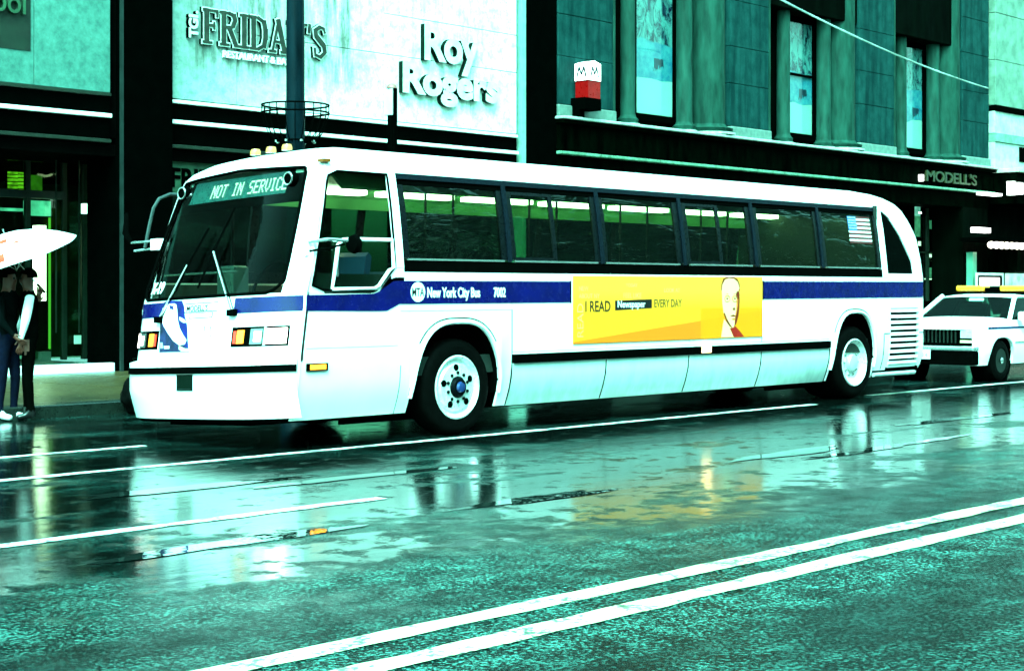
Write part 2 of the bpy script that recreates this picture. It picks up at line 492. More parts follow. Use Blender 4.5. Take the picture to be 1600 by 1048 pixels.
# ------------------------------------------------------------------ restaurant building (left)
FY = 11.2
def fac(y):
    return lambda u, v, w: (u, y - w, v)
def _signwall():
    m, t, b = nodes('pale_stained_wall_panel')
    p = pos(t)
    g = t.nodes.new('ShaderNodeNewGeometry'); sp = t.nodes.new('ShaderNodeSeparateXYZ'); t.links.new(g.outputs['Position'], sp.inputs[0])
    X, Z = sp.outputs[0], sp.outputs[2]
    mott = noise(t, p, 7, 6, .7)
    drip = noise(t, pos(t, 2.2, 1, .28), 2.6, 6, .65)
    # tone along the block: mottled dark teal first, paler toward the far end
    along = t.nodes.new('ShaderNodeMapRange'); along.inputs['From Min'].default_value = 4.0; along.inputs['From Max'].default_value = 8.6
    t.links.new(X, along.inputs[0])
    teal_tone = mixc(t, ramp(t, mott, (.3, 0), (.7, 1)), (.014, .075, .062), (.06, .18, .15))
    pale_tone = mixc(t, ramp(t, mott, (.3, 0), (.6, 1)), (.40, .46, .42), (.86, .88, .85))
    c = mixc(t, along.outputs[0], teal_tone, pale_tone)
    # soot stains run down below the lettering
    def band(z0, z1, x0, x1):
        a = t.nodes.new('ShaderNodeMapRange'); a.interpolation_type = 'SMOOTHSTEP'
        a.inputs['From Min'].default_value = z0; a.inputs['From Max'].default_value = z1; t.links.new(Z, a.inputs[0])
        bx = t.nodes.new('ShaderNodeMapRange'); bx.inputs['From Min'].default_value = x0; bx.inputs['From Max'].default_value = x0 + .6; t.links.new(X, bx.inputs[0])
        cx = t.nodes.new('ShaderNodeMapRange'); cx.inputs['From Min'].default_value = x1; cx.inputs['From Max'].default_value = x1 - .8; t.links.new(X, cx.inputs[0])
        return math_n(t, 'MULTIPLY', a.outputs[0], math_n(t, 'MULTIPLY', bx.outputs[0], cx.outputs[0]))
    s1 = math_n(t, 'MULTIPLY', band(4.85, 5.40, 4.7, 9.4), ramp(t, drip, (.36, 0), (.62, 1)))
    c = mixc(t, math_n(t, 'MULTIPLY', s1, .85), c, (.012, .018, .004))
    s2 = math_n(t, 'MULTIPLY', band(4.7, 5.1, 9.6, 13.0), ramp(t, drip, (.45, 0), (.66, 1)))
    c = mixc(t, math_n(t, 'MULTIPLY', s2, .5), c, (.20, .26, .18))
    spk = ramp(t, noise(t, p, 26, 3, .8), (.64, 0), (.70, 1))
    c = mixc(t, spk, c, (.05, .08, .06))
    t.links.new(c, b.inputs['Base Color'])
    b.inputs['Roughness'].default_value = .6
    bump(t, b, mott, .15, .01)
    return m
wallp = _signwall()
trim = M('teal_metal_trim', (.010, .022, .020), .35, .4, .5, .4, 6, .1)
bright_trim = M('white_fascia_light_strip', (.85, .88, .84), .4, 0, .4, .1, 4, .03)
green_trim = M('green_grey_trim', (.008, .015, .009), .4, .2, .4, .4, 6, .1)

rb = empty('restaurant_building', (4.5, FY + 3, 0), 'low black-framed shop building with pale stained sign wall and raised letters above the bus', 'building')
# sign wall panels: separate sheets with open joints
def panel(x0, x1, z0, z1):
    bevel(MB().box(x0 + .006, x1 - .006, FY, FY + .08, z0 + .006, z1 - .006).build('wall_panel', wallp, rb), .004, 1)
for x0, x1 in ((-9, -5.5), (-5.5, -2), (-2, 2.12), (2.12, 3.50)):
    panel(x0, x1, 4.60, 8.6)
for x0, x1, zs in ((4.66, 6.05, (4.62, 8.6)), (6.05, 9.5, (4.62, 5.86, 8.6)), (9.5, 11.85, (4.62, 5.86, 6.62, 8.6)), (11.85, 13.2, (4.62, 5.86, 6.62, 8.6))):
    for z0, z1 in zip(zs[:-1], zs[1:]): panel(x0, x1, z0, z1)
MB().box(-9, 13.3, FY + .09, FY + .3, 3.9, 8.6).build('backing_wall', seam, rb)
MB().box(-9, 14.45, FY + .31, FY + 12, 3.9, 8.9).build('upper_wall', M('dark_render', (.02, .03, .025), .7), rb)
MB().box(-9, 14.45, FY - .02, FY + .30, 8.62, 8.95).build('parapet', trim, rb)
for x0, x1 in ((-9, 3.50), (4.66, 13.22)):
    bevel(MB().box(x0, x1, FY - .03, FY + .085, 4.545, 4.60).build('sill_trim', green_trim if x0 < 0 else bright_trim, rb), .008, 1)
    MB().box(x0, x1, FY + .02, FY + .085, 3.86, 4.54).build('lintel', blackp, rb)
    bevel(MB().box(x0, x1, FY - .05, FY + .018, 4.20, 4.265).build('fascia_strip', bright_trim, rb), .008, 1)
    bevel(MB().box(x0, x1, FY - .03, FY + .018, 3.80, 3.86).build('lower_trim', green_trim, rb), .008, 1)
# black pier with metal edge
MB().box(3.66, 4.62, FY - .12, FY + .9, .14, 8.6).build('pier', blackp, rb)
MB().box(3.60, 3.655, FY - .14, FY - .10, .14, 8.6).build('pier_edge_trim', trim, rb)
MB().box(13.30, 13.42, FY - .06, FY + .3, .14, 8.6).build('pier_edge_trim', M('pale_metal_trim', (.22, .42, .34), .35, .3, .5, .3, 5, .1), rb)
MB().box(13.43, 14.45, FY + .0, FY + .9, .14, 9.4).build('pier', blackp, rb)
# recessed entrance: step, floor, side walls, glazing
step_w = M('white_stone_step', (.80, .84, .80), .3, 0, .5, .15, 8, .1)
bevel(MB().box(-9, 3.55, FY - .05, FY + .12, .135, .285).build('step', step_w, rb), .012, 2)
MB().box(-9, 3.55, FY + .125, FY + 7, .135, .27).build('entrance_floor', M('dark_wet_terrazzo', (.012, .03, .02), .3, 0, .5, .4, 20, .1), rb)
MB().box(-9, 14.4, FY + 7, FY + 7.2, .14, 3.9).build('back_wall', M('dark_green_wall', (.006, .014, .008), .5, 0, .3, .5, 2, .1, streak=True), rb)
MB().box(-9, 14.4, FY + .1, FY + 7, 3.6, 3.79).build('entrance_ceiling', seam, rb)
dkg = M('dark_bronze_frame', (.008, .02, .012), .35, .3, .5, .4, 6, .1)
GY = FY + 1.9
# doors at GY: x from photo columns
def fx(px, y):
    """X of a photo column on the plane Y = y"""
    F = Vector((math.cos(TH), math.sin(TH), 0)); Rt = Vector((math.sin(TH), -math.cos(TH), 0))
    r = F + Rt * ((px - 800) / FPX)
    return CAM.x + r.x * (y - CAM.y) / r.y
def fz(px, py, y):
    F = Vector((math.cos(TH), math.sin(TH), 0)); Rt = Vector((math.sin(TH), -math.cos(TH), 0))
    r = F + Rt * ((px - 800) / FPX)
    return CAM.z + (HY - py) / FPX * (y - CAM.y) / r.y
def fbox(name, px0, py0, px1, py1, y, d, mat, parent):
    x0, x1 = fx(px0, y), fx(px1, y); z1, z0 = fz(px0, py0, y), fz(px1, py1, y)
    return MB().box(x0, x1, y, y + d, min(z0, z1), max(z0, z1)).build(name, mat, parent)
ztr = fz(50, 304, GY)
MB().box(fx(-160, GY), fx(100, GY), GY - .04, GY + .06, ztr - .06, ztr + .07).build('transom_bar', trim, rb)
for px in (-110, -40, 43, 100, 132):
    MB().box(fx(px, GY) - .04, fx(px, GY) + .04, GY - .035, GY + .055, .27, 3.6).build('door_mullion', dkg, rb)
MB().box(fx(-160, GY), fx(132, GY), GY, GY + .02, .30, 3.59).build('shop_window_pane', glass_shop, rb)
MB().box(fx(82, GY), fx(128, GY), GY + .03, GY + .05, .32, ztr - .08).build('door_leaf', dkg, rb)
# lit things inside
lit_green = emission('lit_green_shelving', (.16, .55, .015), .45, .85, 7)
lit_teal = emission('lit_display_header', (.10, .62, .42), .55, .8, 3)
lit_white = emission('lit_column', (.95, 1, .85), 2.0)
lit_lime = emission('lit_column_edge', (.10, .55, .05), .35)
lit_olive = emission('lit_poster_case', (.12, .22, .008), .22, .9, 5)
for k in range(8):
    y0 = 256 + k * 5.7
    fbox('lit_shelf', 14, y0, 28, y0 + 4.6, GY + 2.5, .05, lit_green, rb)
    fbox('lit_shelf', 30, y0, 44, y0 + 4.6, GY + 2.52, .05, lit_green, rb)
fbox('lit_wall_panel', 50, 262, 66, 300, GY + 3.0, .05, emission('dim_green_panel', (.03, .16, .008), .35, .7, 6), rb)
fbox('display_header', -60, 322, 42, 330, GY + 1.2, .2, lit_teal, rb)
fbox('display_header', 46, 313, 95, 338, GY + 1.2, .2, lit_teal, rb)
fbox('lit_column', 61, 352, 72, 470, GY + .6, .2, lit_white, rb)
fbox('lit_column_edge', 78, 340, 82, 545, GY + .55, .05, lit_lime, rb)
for k in range(7):
    fbox('poster_case_panel', 140, 322 + k * 15, 169, 334 + k * 15, FY + 1.2, .06, lit_olive, rb)
fbox('wall_lamp', 132, 318, 138, 334, FY + 1.3, .1, emission('lit_lamp', (.3, .9, .55), .8), rb)
fbox('wall_lamp', 171, 300, 175, 323, FY + 1.0, .1, emission('lit_lamp_pale', (.5, .95, .7), .9), rb)
p0, p1 = (fx(141, FY + 1.1), fz(141, 265, FY + 1.1)), (fx(169, FY + 1.1), fz(169, 265, FY + 1.1))
MB().tube([(p0[0], FY + 1.1, p0[1]), ((p0[0] + p1[0]) / 2, FY + 1.1, p0[1] - .03), (p1[0], FY + 1.1, p1[1])], .018).build('strip_lamp', emission('lit_strip', (.7, 1, .5), 1.2), rb)
fbox('wall_socket_plate', 117, 524, 127, 537, GY - .08, .03, M('pale_plate', (.5, .7, .55), .4), rb)
MB().box(fx(60, GY), 3.55, GY - .10, GY + .12, .27, .42).build('plinth', M('green_plinth', (.02, .05, .03), .4), rb)
for px, wpx in ((88, 1.2), (124, 1.0), (150, 1.4), (174, 1.2)):
    fbox('door_edge', px, 250, px + wpx, 520, FY + 1.25, .03, dkg, rb)
# pane and frame to the right of the pier, with a name board
MB().box(4.66, 13.25, FY + .35, FY + .40, .3, 3.8).build('shop_window_pane', glass_shop, rb)
MB().box(4.66, 13.25, FY + .3, FY + .45, .14, .9).build('stall_riser', blackp, rb)
for xx in (4.70, 7.5, 10.4, 13.2):
    MB().box(xx - .05, xx + .05, FY + .28, FY + .5, .9, 3.8).build('window_mullion', dkg, rb)
board = MB().box(4.72, 7.4, FY + .20, FY + .27, 3.05, 3.62).build('name_board', M('deep_green_board', (.02, .07, .035), .4, 0, .4, .6, 5, .1), rb)
text('board_lettering', 'FRIDAYS', .44, fac(FY + .19), blackp, board, .008, .012).location = (4.80 - wloc(board).x + wloc(board).x, 0, 3.18)

# raised serif letters: strokes with slab serifs, built one letter at a time
SER = {
 'F': (.52, [((.13, 0), (.13, 1), .17), ((.02, .965), (.50, .965), .07), ((.47, .98), (.47, .80), .07), ((.13, .53), (.40, .53), .08), ((.37, .63), (.37, .43), .06), ((0, .03), (.30, .03), .07)]),
 'R': (.62, [((.13, 0), (.13, 1), .17), ((.0, .965), (.34, .965), .07), ((.30, .965), (.44, .92), .10), ((.45, .95), (.50, .76), .15), ((.50, .78), (.42, .58), .14), ((.13, .54), (.42, .56), .08), ((.30, .54), (.52, .05), .15), ((.46, .03), (.64, .03), .07), ((0, .03), (.30, .03), .07)]),
 'I': (.30, [((.15, 0), (.15, 1), .17), ((0, .965), (.30, .965), .07), ((0, .03), (.30, .03), .07)]),
 'D': (.62, [((.13, 0), (.13, 1), .17), ((0, .965), (.32, .965), .07), ((.28, .965), (.46, .86), .10), ((.47, .90), (.53, .60), .16), ((.53, .66), (.53, .34), .17), ((.53, .40), (.47, .10), .16), ((.46, .14), (.28, .035), .10), ((0, .03), (.32, .03), .07)]),
 'A': (.66, [((.12, .03), (.33, 1), .08), ((.31, 1), (.54, .03), .17), ((.18, .33), (.46, .33), .07), ((.0, .03), (.24, .03), .07), ((.40, .03), (.67, .03), .07)]),
 'Y': (.62, [((.11, .97), (.32, .48), .16), ((.53, .97), (.32, .48), .08), ((.32, .52), (.32, 0), .16), ((0, .965), (.25, .965), .07), ((.42, .965), (.64, .965), .07), ((.18, .03), (.46, .03), .07)]),
 "'": (.16, [((.08, 1.0), (.06, .74), .10)]),
 'S': (.52, [((.44, .80), (.40, .93), .07), ((.42, .93), (.24, .97), .08), ((.26, .97), (.09, .85), .12), ((.09, .88), (.12, .64), .15), ((.11, .68), (.40, .40), .17), ((.40, .42), (.43, .18), .15), ((.43, .20), (.26, .03), .12), ((.28, .03), (.08, .10), .08), ((.08, .06), (.06, .30), .07)]),
}
rr_side = M('shaded_letter_return', (.003, .009, .006), .5, 0, .1, .4, 8, .1)  # shading on the letter sides put into this dark colour
ltr_face = M('weathered_letter_face', (.022, .026, .018), .4, .2, .5, .7, 8, .2, 30)
ltr_edge = M('pale_letter_edge', (.62, .66, .60), .4, .2, .5, .2, 8, .1)  # white letters; on the serif rims the edge highlight is painted in
def serif(ch, x, z, h, y, face, edge, parent, sx=1.0):
    wd, strokes = SER[ch]
    mb = MB()
    for grow, w0, w1, mi in ((.022, .0, .06, 0), (0.0, .06, .075, 1)):
        for k, (a, b_, t_) in enumerate(strokes):
            ax, az, bx, bz = x + a[0] * h * sx, z + a[1] * h, x + b_[0] * h * sx, z + b_[1] * h
            d = Vector((bx - ax, bz - az)); d.normalize(); n_ = Vector((-d.y, d.x)) * (t_ * h / 2 + grow); e = d * (grow + .01 * h)
            poly = [(ax - e.x + n_.x, az - e.y + n_.y), (bx + e.x + n_.x, bz + e.y + n_.y), (bx + e.x - n_.x, bz + e.y - n_.y), (ax - e.x - n_.x, az - e.y - n_.y)]
            n0 = len(mb.f)
            mb.prism(poly, fac(y), w0 + k * .0006, w1 + k * .0008)
            for q in range(n0, len(mb.f)): mb.mi[q] = 1 if mi else (0 if q < n0 + 2 else 2)
    mb.v = list(mb.v)
    off = wloc(parent)
    me = bpy.data.meshes.new('sign_letter'); me.from_pydata([Vector(v) - off for v in mb.v], [], mb.f)
    bm = bmesh.new(); bm.from_mesh(me); bmesh.ops.recalc_face_normals(bm, faces=bm.faces); bm.to_mesh(me); bm.free()
    me.polygons.foreach_set('material_index', mb.mi)
    link_mesh('sign_letter', me, [edge, face, rr_side], parent)
    return wd * h * sx
xx = 5.27
for ch in "FRIDAY'S":
    xx += serif(ch, xx, 5.60, .58, FY, ltr_face, ltr_edge, rb, 1.12) + .022
k = 0
for ch, zz in (('T', 5.66), ('G', 5.80), ('I', 5.985), ('.', 6.06)):      # short vertical line of small letters
    text('sign_letter', ch, .25, (lambda zz: lambda u, v, w_: (5.155 - v, FY - .045 - w_, zz + u))(zz), ltr_edge, rb, .04, .012, side=blackp)
text('sign_lettering', 'RESTAURANT & BAR', .165, lambda u, v, w_: (5.71 + u, FY - .03 - w_, 5.405 + v), M('white_letter', (.8, .84, .8), .4), rb, .02, .004, sx=.98)
rr_face = M('off_white_letter_face', (.60, .64, .58), .35, 0, .5, .25, 6, .1, 20)
def word(s, x0, z0, cap, wid):
    size = cap / .70
    a0, a1 = text_w(s, size, 1, .02)
    sx = wid / (a1 - a0); x = x0
    for i, ch in enumerate(s):
        pre = text_w(s[:i + 1] , size, sx, .02)[1] - text_w(ch, size, sx, .02)[1]
        text('sign_letter', ch, size, (lambda q: lambda u, v, w_: (q + u, FY - .06 - w_, z0 + v))(x0 + pre), rr_face, rb, .055, .034, sx=sx, side=rr_side)
word('Roy', 10.42, 5.87, .64, 1.48)
word('Rogers', 9.85, 5.20, .54, 2.62)
# dark shop letters on the neighbouring bay
oldl = M('dull_green_letter', (.004, .02, .009), .5)
MB().box(-9, 2.05, FY - .012, FY - .002, 5.12, 8.55).build('dark_name_panel', M('mottled_dark_panel', (.003, .012, .006), .6, 0, .3, .8, 2.5, .2), rb)  # broad dark area behind the letters, tone varied by noise
text('sign_lettering', 'ool', .50, lambda u, v, w_: (1.36 + u, FY - .05 - w_, 5.66 + v), M('green_letter_face', (.015, .07, .03), .5, 0, .4, .4, 6, .1), rb, .03, .004, sx=.9, side=oldl)

# ------------------------------------------------------------------ stone department store (centre right)
def _stone():
    m, t, b = nodes('weathered_teal_grey_stone')
    p = pos(t)
    n1 = noise(t, p, 3.5, 6, .65); n2 = noise(t, pos(t, 3, 3, .35), 1.6, 5, .6); n3 = noise(t, p, 40, 2)
    c = mixc(t, ramp(t, n1, (.32, 0), (.68, 1)), (.003, .024, .024), (.008, .046, .044))
    c = mixc(t, ramp(t, n2, (.42, 0), (.66, .75)), c, (.001, .011, .012))
    c = mixc(t, ramp(t, n3, (.62, 0), (.75, .4)), c, (.018, .06, .05))
    t.links.new(c, b.inputs['Base Color']); b.inputs['Roughness'].default_value = .5; b.inputs['Specular IOR Level'].default_value = .12; b.inputs['IOR'].default_value = 1.12
    bump(t, b, n1, .25, .012)
    return m
stone = _stone()
stone_hi = M('pale_ledge_stone', (.40, .42, .38), .35, 0, .5, .4, 9, .2)
stone_col = M('green_grey_column_stone', (.009, .040, .030), .6, 0, .15, .55, 6, .35, 14, streak=True)
stone_dk = M('shade_dark_stone', (.0005, .0014, .0008), .6, 0, .06, .6, 2.5, .25, streak=True)  # shadow of spandrels and recesses painted into a near-black stone
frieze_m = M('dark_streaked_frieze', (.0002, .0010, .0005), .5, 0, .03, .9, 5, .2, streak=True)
st = empty('department_store', (24.3, FY + 4, 0), 'teal-grey stone store front with tall poster windows, columns and dark shop band', 'building')
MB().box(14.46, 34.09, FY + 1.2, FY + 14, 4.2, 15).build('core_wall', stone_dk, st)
PIL = [(14.49, 16.36), (20.78, 22.42), (26.66, 28.52), (32.42, 34.09)]
for x0, x1 in PIL:
    MB().box(x0 + .03, x1 - .03, FY + .03, FY + 1.2, 5.06, 15).build('pilaster_core', stone_dk, st)
    z = 5.34; k = 0
    bevel(MB().box(x0 - .03, x1 + .03, FY - .06, FY + .6, 5.085, 5.335).build('pilaster_base', M('light_base_stone', (.10, .15, .13), .4, 0, .5, .4, 7, .2), st), .03, 2)
    while z < 9.9:
        h = (1.02, .88, 1.1)[k % 3]; k += 1
        bevel(MB().box(x0, x1, FY + random.uniform(-.004, .004), FY + .5, z + .004, z + h - .004).build('stone_block', stone, st), .010, 1)
        z += h
    bevel(MB().box(x0, x1, FY, FY + .5, z + .004, 15).build('stone_block', stone, st), .01, 1)
# edge trim line down each bay's left jamb, half columns, colonettes, windows
poster_cols = []
def _poster(name, seed):
    m, t, b = nodes(name)
    p = pos(t)
    g = t.nodes.new('ShaderNodeNewGeometry'); sp = t.nodes.new('ShaderNodeSeparateXYZ'); t.links.new(g.outputs['Position'], sp.inputs[0])
    Z = sp.outputs[2]
    n = noise(t, p, 3.2 + seed, 5, .65)
    low = (.22, .40, .36); mid = mixc(t, ramp(t, n, (.35, 0), (.65, 1)), (.012, .12, .20), (.05, .24, .28))
    top = mixc(t, ramp(t, noise(t, pos(t, 1, 1, .6), 4.5, 5, .7, .8), (.40, 0), (.56, 1)), (.004, .008, .03), (.07, .22, .22))
    z1, z2 = (6.25, 7.05)
    wob = math_n(t, 'MULTIPLY', noise(t, p, .9, 2), .5)
    f1 = ramp(t, math_n(t, 'SUBTRACT', Z, math_n(t, 'ADD', wob, z1 - .25)), (.0, 0), (.02, 1))
    f2 = ramp(t, math_n(t, 'SUBTRACT', Z, math_n(t, 'ADD', wob, z2 - .25)), (.0, 0), (.04, 1))
    c = mixc(t, f1, low, mid); c = mixc(t, f2, c, top)
    t.links.new(c, b.inputs['Base Color']); b.inputs['Roughness'].default_value = .25
    return m
bay = [(16.36, 992, 1052, 978, 1065, 1083, 1101, 1141, 9.8), (22.42, 1228, 1270, 1221, 1285, 1298, 1311, 1341, 8.45), (28.52, 1411, 1442, 1404, 1456, 1468, 1479, 1503, 8.45)]
WY = FY + .55
for i, (xl, a, b_, c1, c2a, c2b, h0, h1, ztop) in enumerate(bay):
    xr = PIL[i + 1][0]
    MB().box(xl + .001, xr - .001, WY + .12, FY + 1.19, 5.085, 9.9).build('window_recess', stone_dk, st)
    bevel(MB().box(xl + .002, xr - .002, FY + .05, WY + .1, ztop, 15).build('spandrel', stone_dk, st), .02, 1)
    MB().box(xl - .035, xl + .03, FY - .015, FY + .3, 5.34, 9.9).build('jamb_edge', stone_col, st)
    x0, x1 = fx(a, WY), fx(b_, WY)
    z0 = fz(b_, (184, 212, 234)[i], WY)
    fr_ = MB()
    fr_.box(x0 - .14, x0, WY - .05, WY + .1, z0 - .16, ztop - .02); fr_.box(x1, x1 + .14, WY - .05, WY + .1, z0 - .16, ztop - .02)
    fr_.box(x0, x1, WY - .05, WY + .1, z0 - .16, z0); fr_.box(x0, x1, WY - .045, WY + .1, ztop - .15, ztop - .025)
    win = fr_.build('window', blackp, st)
    MB().box(x0 + .001, x1 - .001, WY + .03, WY + .045, z0, ztop - .15).build('poster', _poster('printed_window_poster_%d' % i, i * .7), win)
    if i == 1: MB().box(x0, x1, WY - .03, WY + .02, 6.93, 6.99).build('glazing_bar', blackp, win)
    text('poster_lettering', 'JPS', .27, (lambda xa, za: lambda u, v, w_: (xa + u, WY + .022 - w_, za + v))(x0 + (x1 - x0) * .52, z0 + .95 + (.15 if i == 0 else 0)), M('navy_print', (.004, .02, .045), .4), win, .004, .028)
    MB().box(x0 - .001, x1 + .001, WY + .004, WY + .010, z0, ztop - .15).build('pane', clear_glass, win)
    def shaft(xc, r, y, name):
        prof = [(r * 1.55, 5.085), (r * 1.55, 5.16), (r * 1.35, 5.18), (r * 1.42, 5.25), (r * 1.12, 5.30), (r, 5.36), (r * .97, 9.9)]
        MB().lathe([(q, z) for q, z in prof], (xc, y, 0), 'Z', 28).build(name, stone_col, st, True)
        MB().lathe([(r * 1.57, 5.10), (r * 1.57, 5.15)], (xc, y, 0), 'Z', 28).build('column_base_ring', stone_hi, st, True)
    shaft(fx(c1 + 5, FY + .3), .17, FY + .34, 'colonette')
    xa, xb = fx(c2a, FY + .25), fx(c2b, FY + .25)
    shaft((xa + xb) / 2, .19, FY + .34, 'colonette')
    xa, xb = fx(h0, FY + .1), fx(h1, FY + .1)
    shaft(max((xa + xb) / 2, xr - .50) - .02, .44, FY + .40, 'half_column')
# ledge, frieze, moulding
bevel(MB().box(14.40, 34.3, FY - .26, FY + .9, 5.02, 5.08).build('cornice_ledge', stone_hi, st), .015, 2)
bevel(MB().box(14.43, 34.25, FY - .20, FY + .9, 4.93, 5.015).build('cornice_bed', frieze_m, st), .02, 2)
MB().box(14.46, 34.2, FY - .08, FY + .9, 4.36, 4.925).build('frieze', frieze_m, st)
bevel(MB().box(14.44, 34.24, FY - .14, FY + .85, 4.29, 4.355).build('lower_moulding', M('pale_green_moulding', (.12, .26, .17), .3, .1, .5, .6, 6, .15), st), .015, 2)  # moulding coloured paler than the frieze above
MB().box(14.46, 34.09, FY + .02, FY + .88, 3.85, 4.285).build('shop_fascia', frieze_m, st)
gl = M('tarnished_gilt_letter', (.035, .04, .014), .35, .3, .5, .5, 10, .1)
a0, a1 = text_w("MODELL'S", .40, 1, .006)
sxx = 3.0 / (a1 - a0)
for i, ch in enumerate("MODELL'S"):
    s_ = "MODELL'S"
    pre = text_w(s_[:i + 1], .40, sxx, .006)[1] - text_w(ch, .40, sxx, .006)[1]
    text('sign_letter', ch, .42, (lambda q: lambda u, v, w_: (q + u, FY - .13 - w_, 4.49 + v))(29.98 + pre), gl, st, .025, .008, sx=sxx)
MB().box(29.68, 29.78, FY - .2, FY - .085, 4.46, 4.64).build('sign_lamp', emission('sign_lamp_lit', (.9, 1, .9), 1.2), st)
MB().box(33.0, 34.1, FY - .42, FY - .15, 4.22, 4.29).build('awning_lamp', emission('awning_lamp_lit', (.85, 1, .92), 1.3), st)
# shop front under the frieze
for x0, x1 in PIL:
    MB().box(x0 + .05, x1 - .05, FY + .01, FY + 1.0, .14, 3.85).build('shop_pier', stone_dk, st)
MB().box(14.5, 34.05, FY + 5, FY + 5.2, .14, 3.85).build('shop_back_wall', M('dim_shop_wall', (.008, .025, .016), .6, 0, .2, .7, 2), st)
MB().box(14.5, 34.05, FY + 1.05, FY + 1.09, .5, 3.6).build('shop_window_pane', glass_shop, st)
SHY = FY + 1.15
for (px0, py0, px1, py1, kind_) in [(1449, 325, 1452, 470, 'k'), (1440, 393, 1480, 396, 'k'), (1466, 330, 1468, 470, 'k'), (1480, 320, 1484, 470, 'k')]:
    fbox('shop_mullion', px0, py0, px1, py1, FY + .98, .06, dkg, st)
lit_a = emission('lit_goods_pale', (.75, 1, .85), 1.1, .5, 6)
lit_b = emission('lit_goods_green', (.10, .45, .30), .35, .7, 4)
for (px0, py0, px1, py1, mm) in [(1431, 322, 1438, 370, lit_b), (1436, 377, 1439, 384, lit_a), (1437, 331, 1440, 334, lit_a), (1450, 344, 1462, 358, lit_b), (1470, 342, 1479, 358, lit_b),
                                 (1467, 378, 1479, 383, lit_a), (1450, 397, 1457, 402, lit_a), (1459, 392, 1462, 408, lit_a), (1467, 396, 1473, 408, lit_a), (1474, 402, 1480, 408, lit_a),
                                 (1449, 418, 1461, 434, lit_b), (1446, 435, 1461, 437, lit_a), (1470, 414, 1477, 444, emission('lit_goods_teal', (.2, .8, .6), .5, .6, 5)), (1471, 455, 1477, 468, lit_b)]:
    fbox('lit_display_item', px0, py0, px1, py1, SHY + random.uniform(0, .5), .04, mm, st)

# ------------------------------------------------------------------ pale neighbouring building (far right)
pale = M('pale_rendered_stone', (.13, .20, .15), .5, 0, .4, .45, 3, .2, 30)
pale2 = M('pale_string_course', (.40, .44, .38), .45, 0, .4, .35, 5, .15)
nb = empty('office_building', (44, FY + 4, 0), 'pale stone office front with string courses over a dark shop awning', 'building')
z = 5.05
zz = [5.05, 5.75, 6.05, 6.9]
MB().box(34.32, 62, FY + .4, FY + 14, .14, 18).build('core_wall', stone_dk, nb)
xk = 34.32
while xk < 62:
    for z0, z1 in ((6.95, 8.3), (8.3, 9.7), (9.7, 11.1), (11.1, 13.5), (13.5, 18)):
        bevel(MB().box(xk + .006, xk + 3.07, FY - .1, FY + .39, z0 + .006, z1 - .006).build('stone_block', pale, nb), .01, 1)
    bevel(MB().box(xk + .006, xk + 3.07, FY - .08, FY + .39, 6.12, 6.78).build('stone_block', pale2, nb), .01, 1)
    bevel(MB().box(xk + .006, xk + 3.07, FY - .08, FY + .39, 5.06, 5.86).build('stone_block', pale2, nb), .01, 1)
    MB().box(xk + 1.6, xk + 2.1, FY - .12, FY - .075, 5.35, 5.80).build('vent_opening', blackp, nb)
    xk += 3.076
MB().box(34.32, 62, FY - .14, FY + .35, 6.79, 6.94).build('string_course', blackp, nb)
MB().box(34.32, 62, FY - .13, FY + .35, 5.87, 6.11).build('string_course', M('green_grey_course', (.14, .26, .19), .5, 0, .3, .4, 4, .1), nb)  # course coloured darker than the blocks either side
bevel(MB().box(34.2, 62, FY - .9, FY + .35, 4.92, 5.04).build('canopy_edge', pale2, nb), .02, 2)
MB().box(34.25, 62, FY - .8, FY + .35, 4.0, 4.91).build('canopy_fascia', frieze_m, nb)
MB().box(34.4, 62, FY - .75, FY + .35, 2.0, 2.95).build('dark_sign_band', frieze_m, nb)
bulb_m = emission('lit_bulb', (1, .95, .75), 2.5)
for k in range(26):
    MB().lathe([(.02, -.10), (.08, -.06), (.10, 0), (.08, .06), (.03, .09)], (32.3 + k * .33, FY - .95, 2.74), 'Z', 12).build('marquee_bulb', bulb_m, nb, True)
MB().box(32.15, 62, FY - 1.1, FY - .06, 2.84, 2.96).build('bulb_rail', blackp, nb)
for (px0, py0, px1, py1, mm) in [(1527, 355, 1548, 364, emission('lit_lamp_box', (.95, 1, .95), 1.6)), (1583, 283, 1587, 305, lit_a), (1592, 285, 1599, 304, lit_a)]:
    fbox('lit_sign', px0, py0, px1, py1, FY - 1.0, .2, mm, nb)
fbox('lit_shop_window', 1575, 427, 1640, 448, FY - .2, .1, emission('lit_shop_pane', (.25, .75, .5), .6, .7, 3), nb)
fbox('shop_pilaster', 1520, 394, 1526, 470, FY - .25, .2, M('green_pilaster', (.10, .32, .22), .4), nb)
fbox('lit_sign_frame', 1527, 426, 1568, 448, FY - .5, .06, M('white_frame', (.7, .75, .7), .4), nb)
fbox('lit_sign_surround', 1529.5, 430, 1566, 447, FY - .53, .028, blackp, nb)
fbox('lit_sign_face', 1532, 433.5, 1562, 446, FY - .56, .028, emission('sign_face_lit', (.9, 1, .92), 1.3, .3, 9), nb)

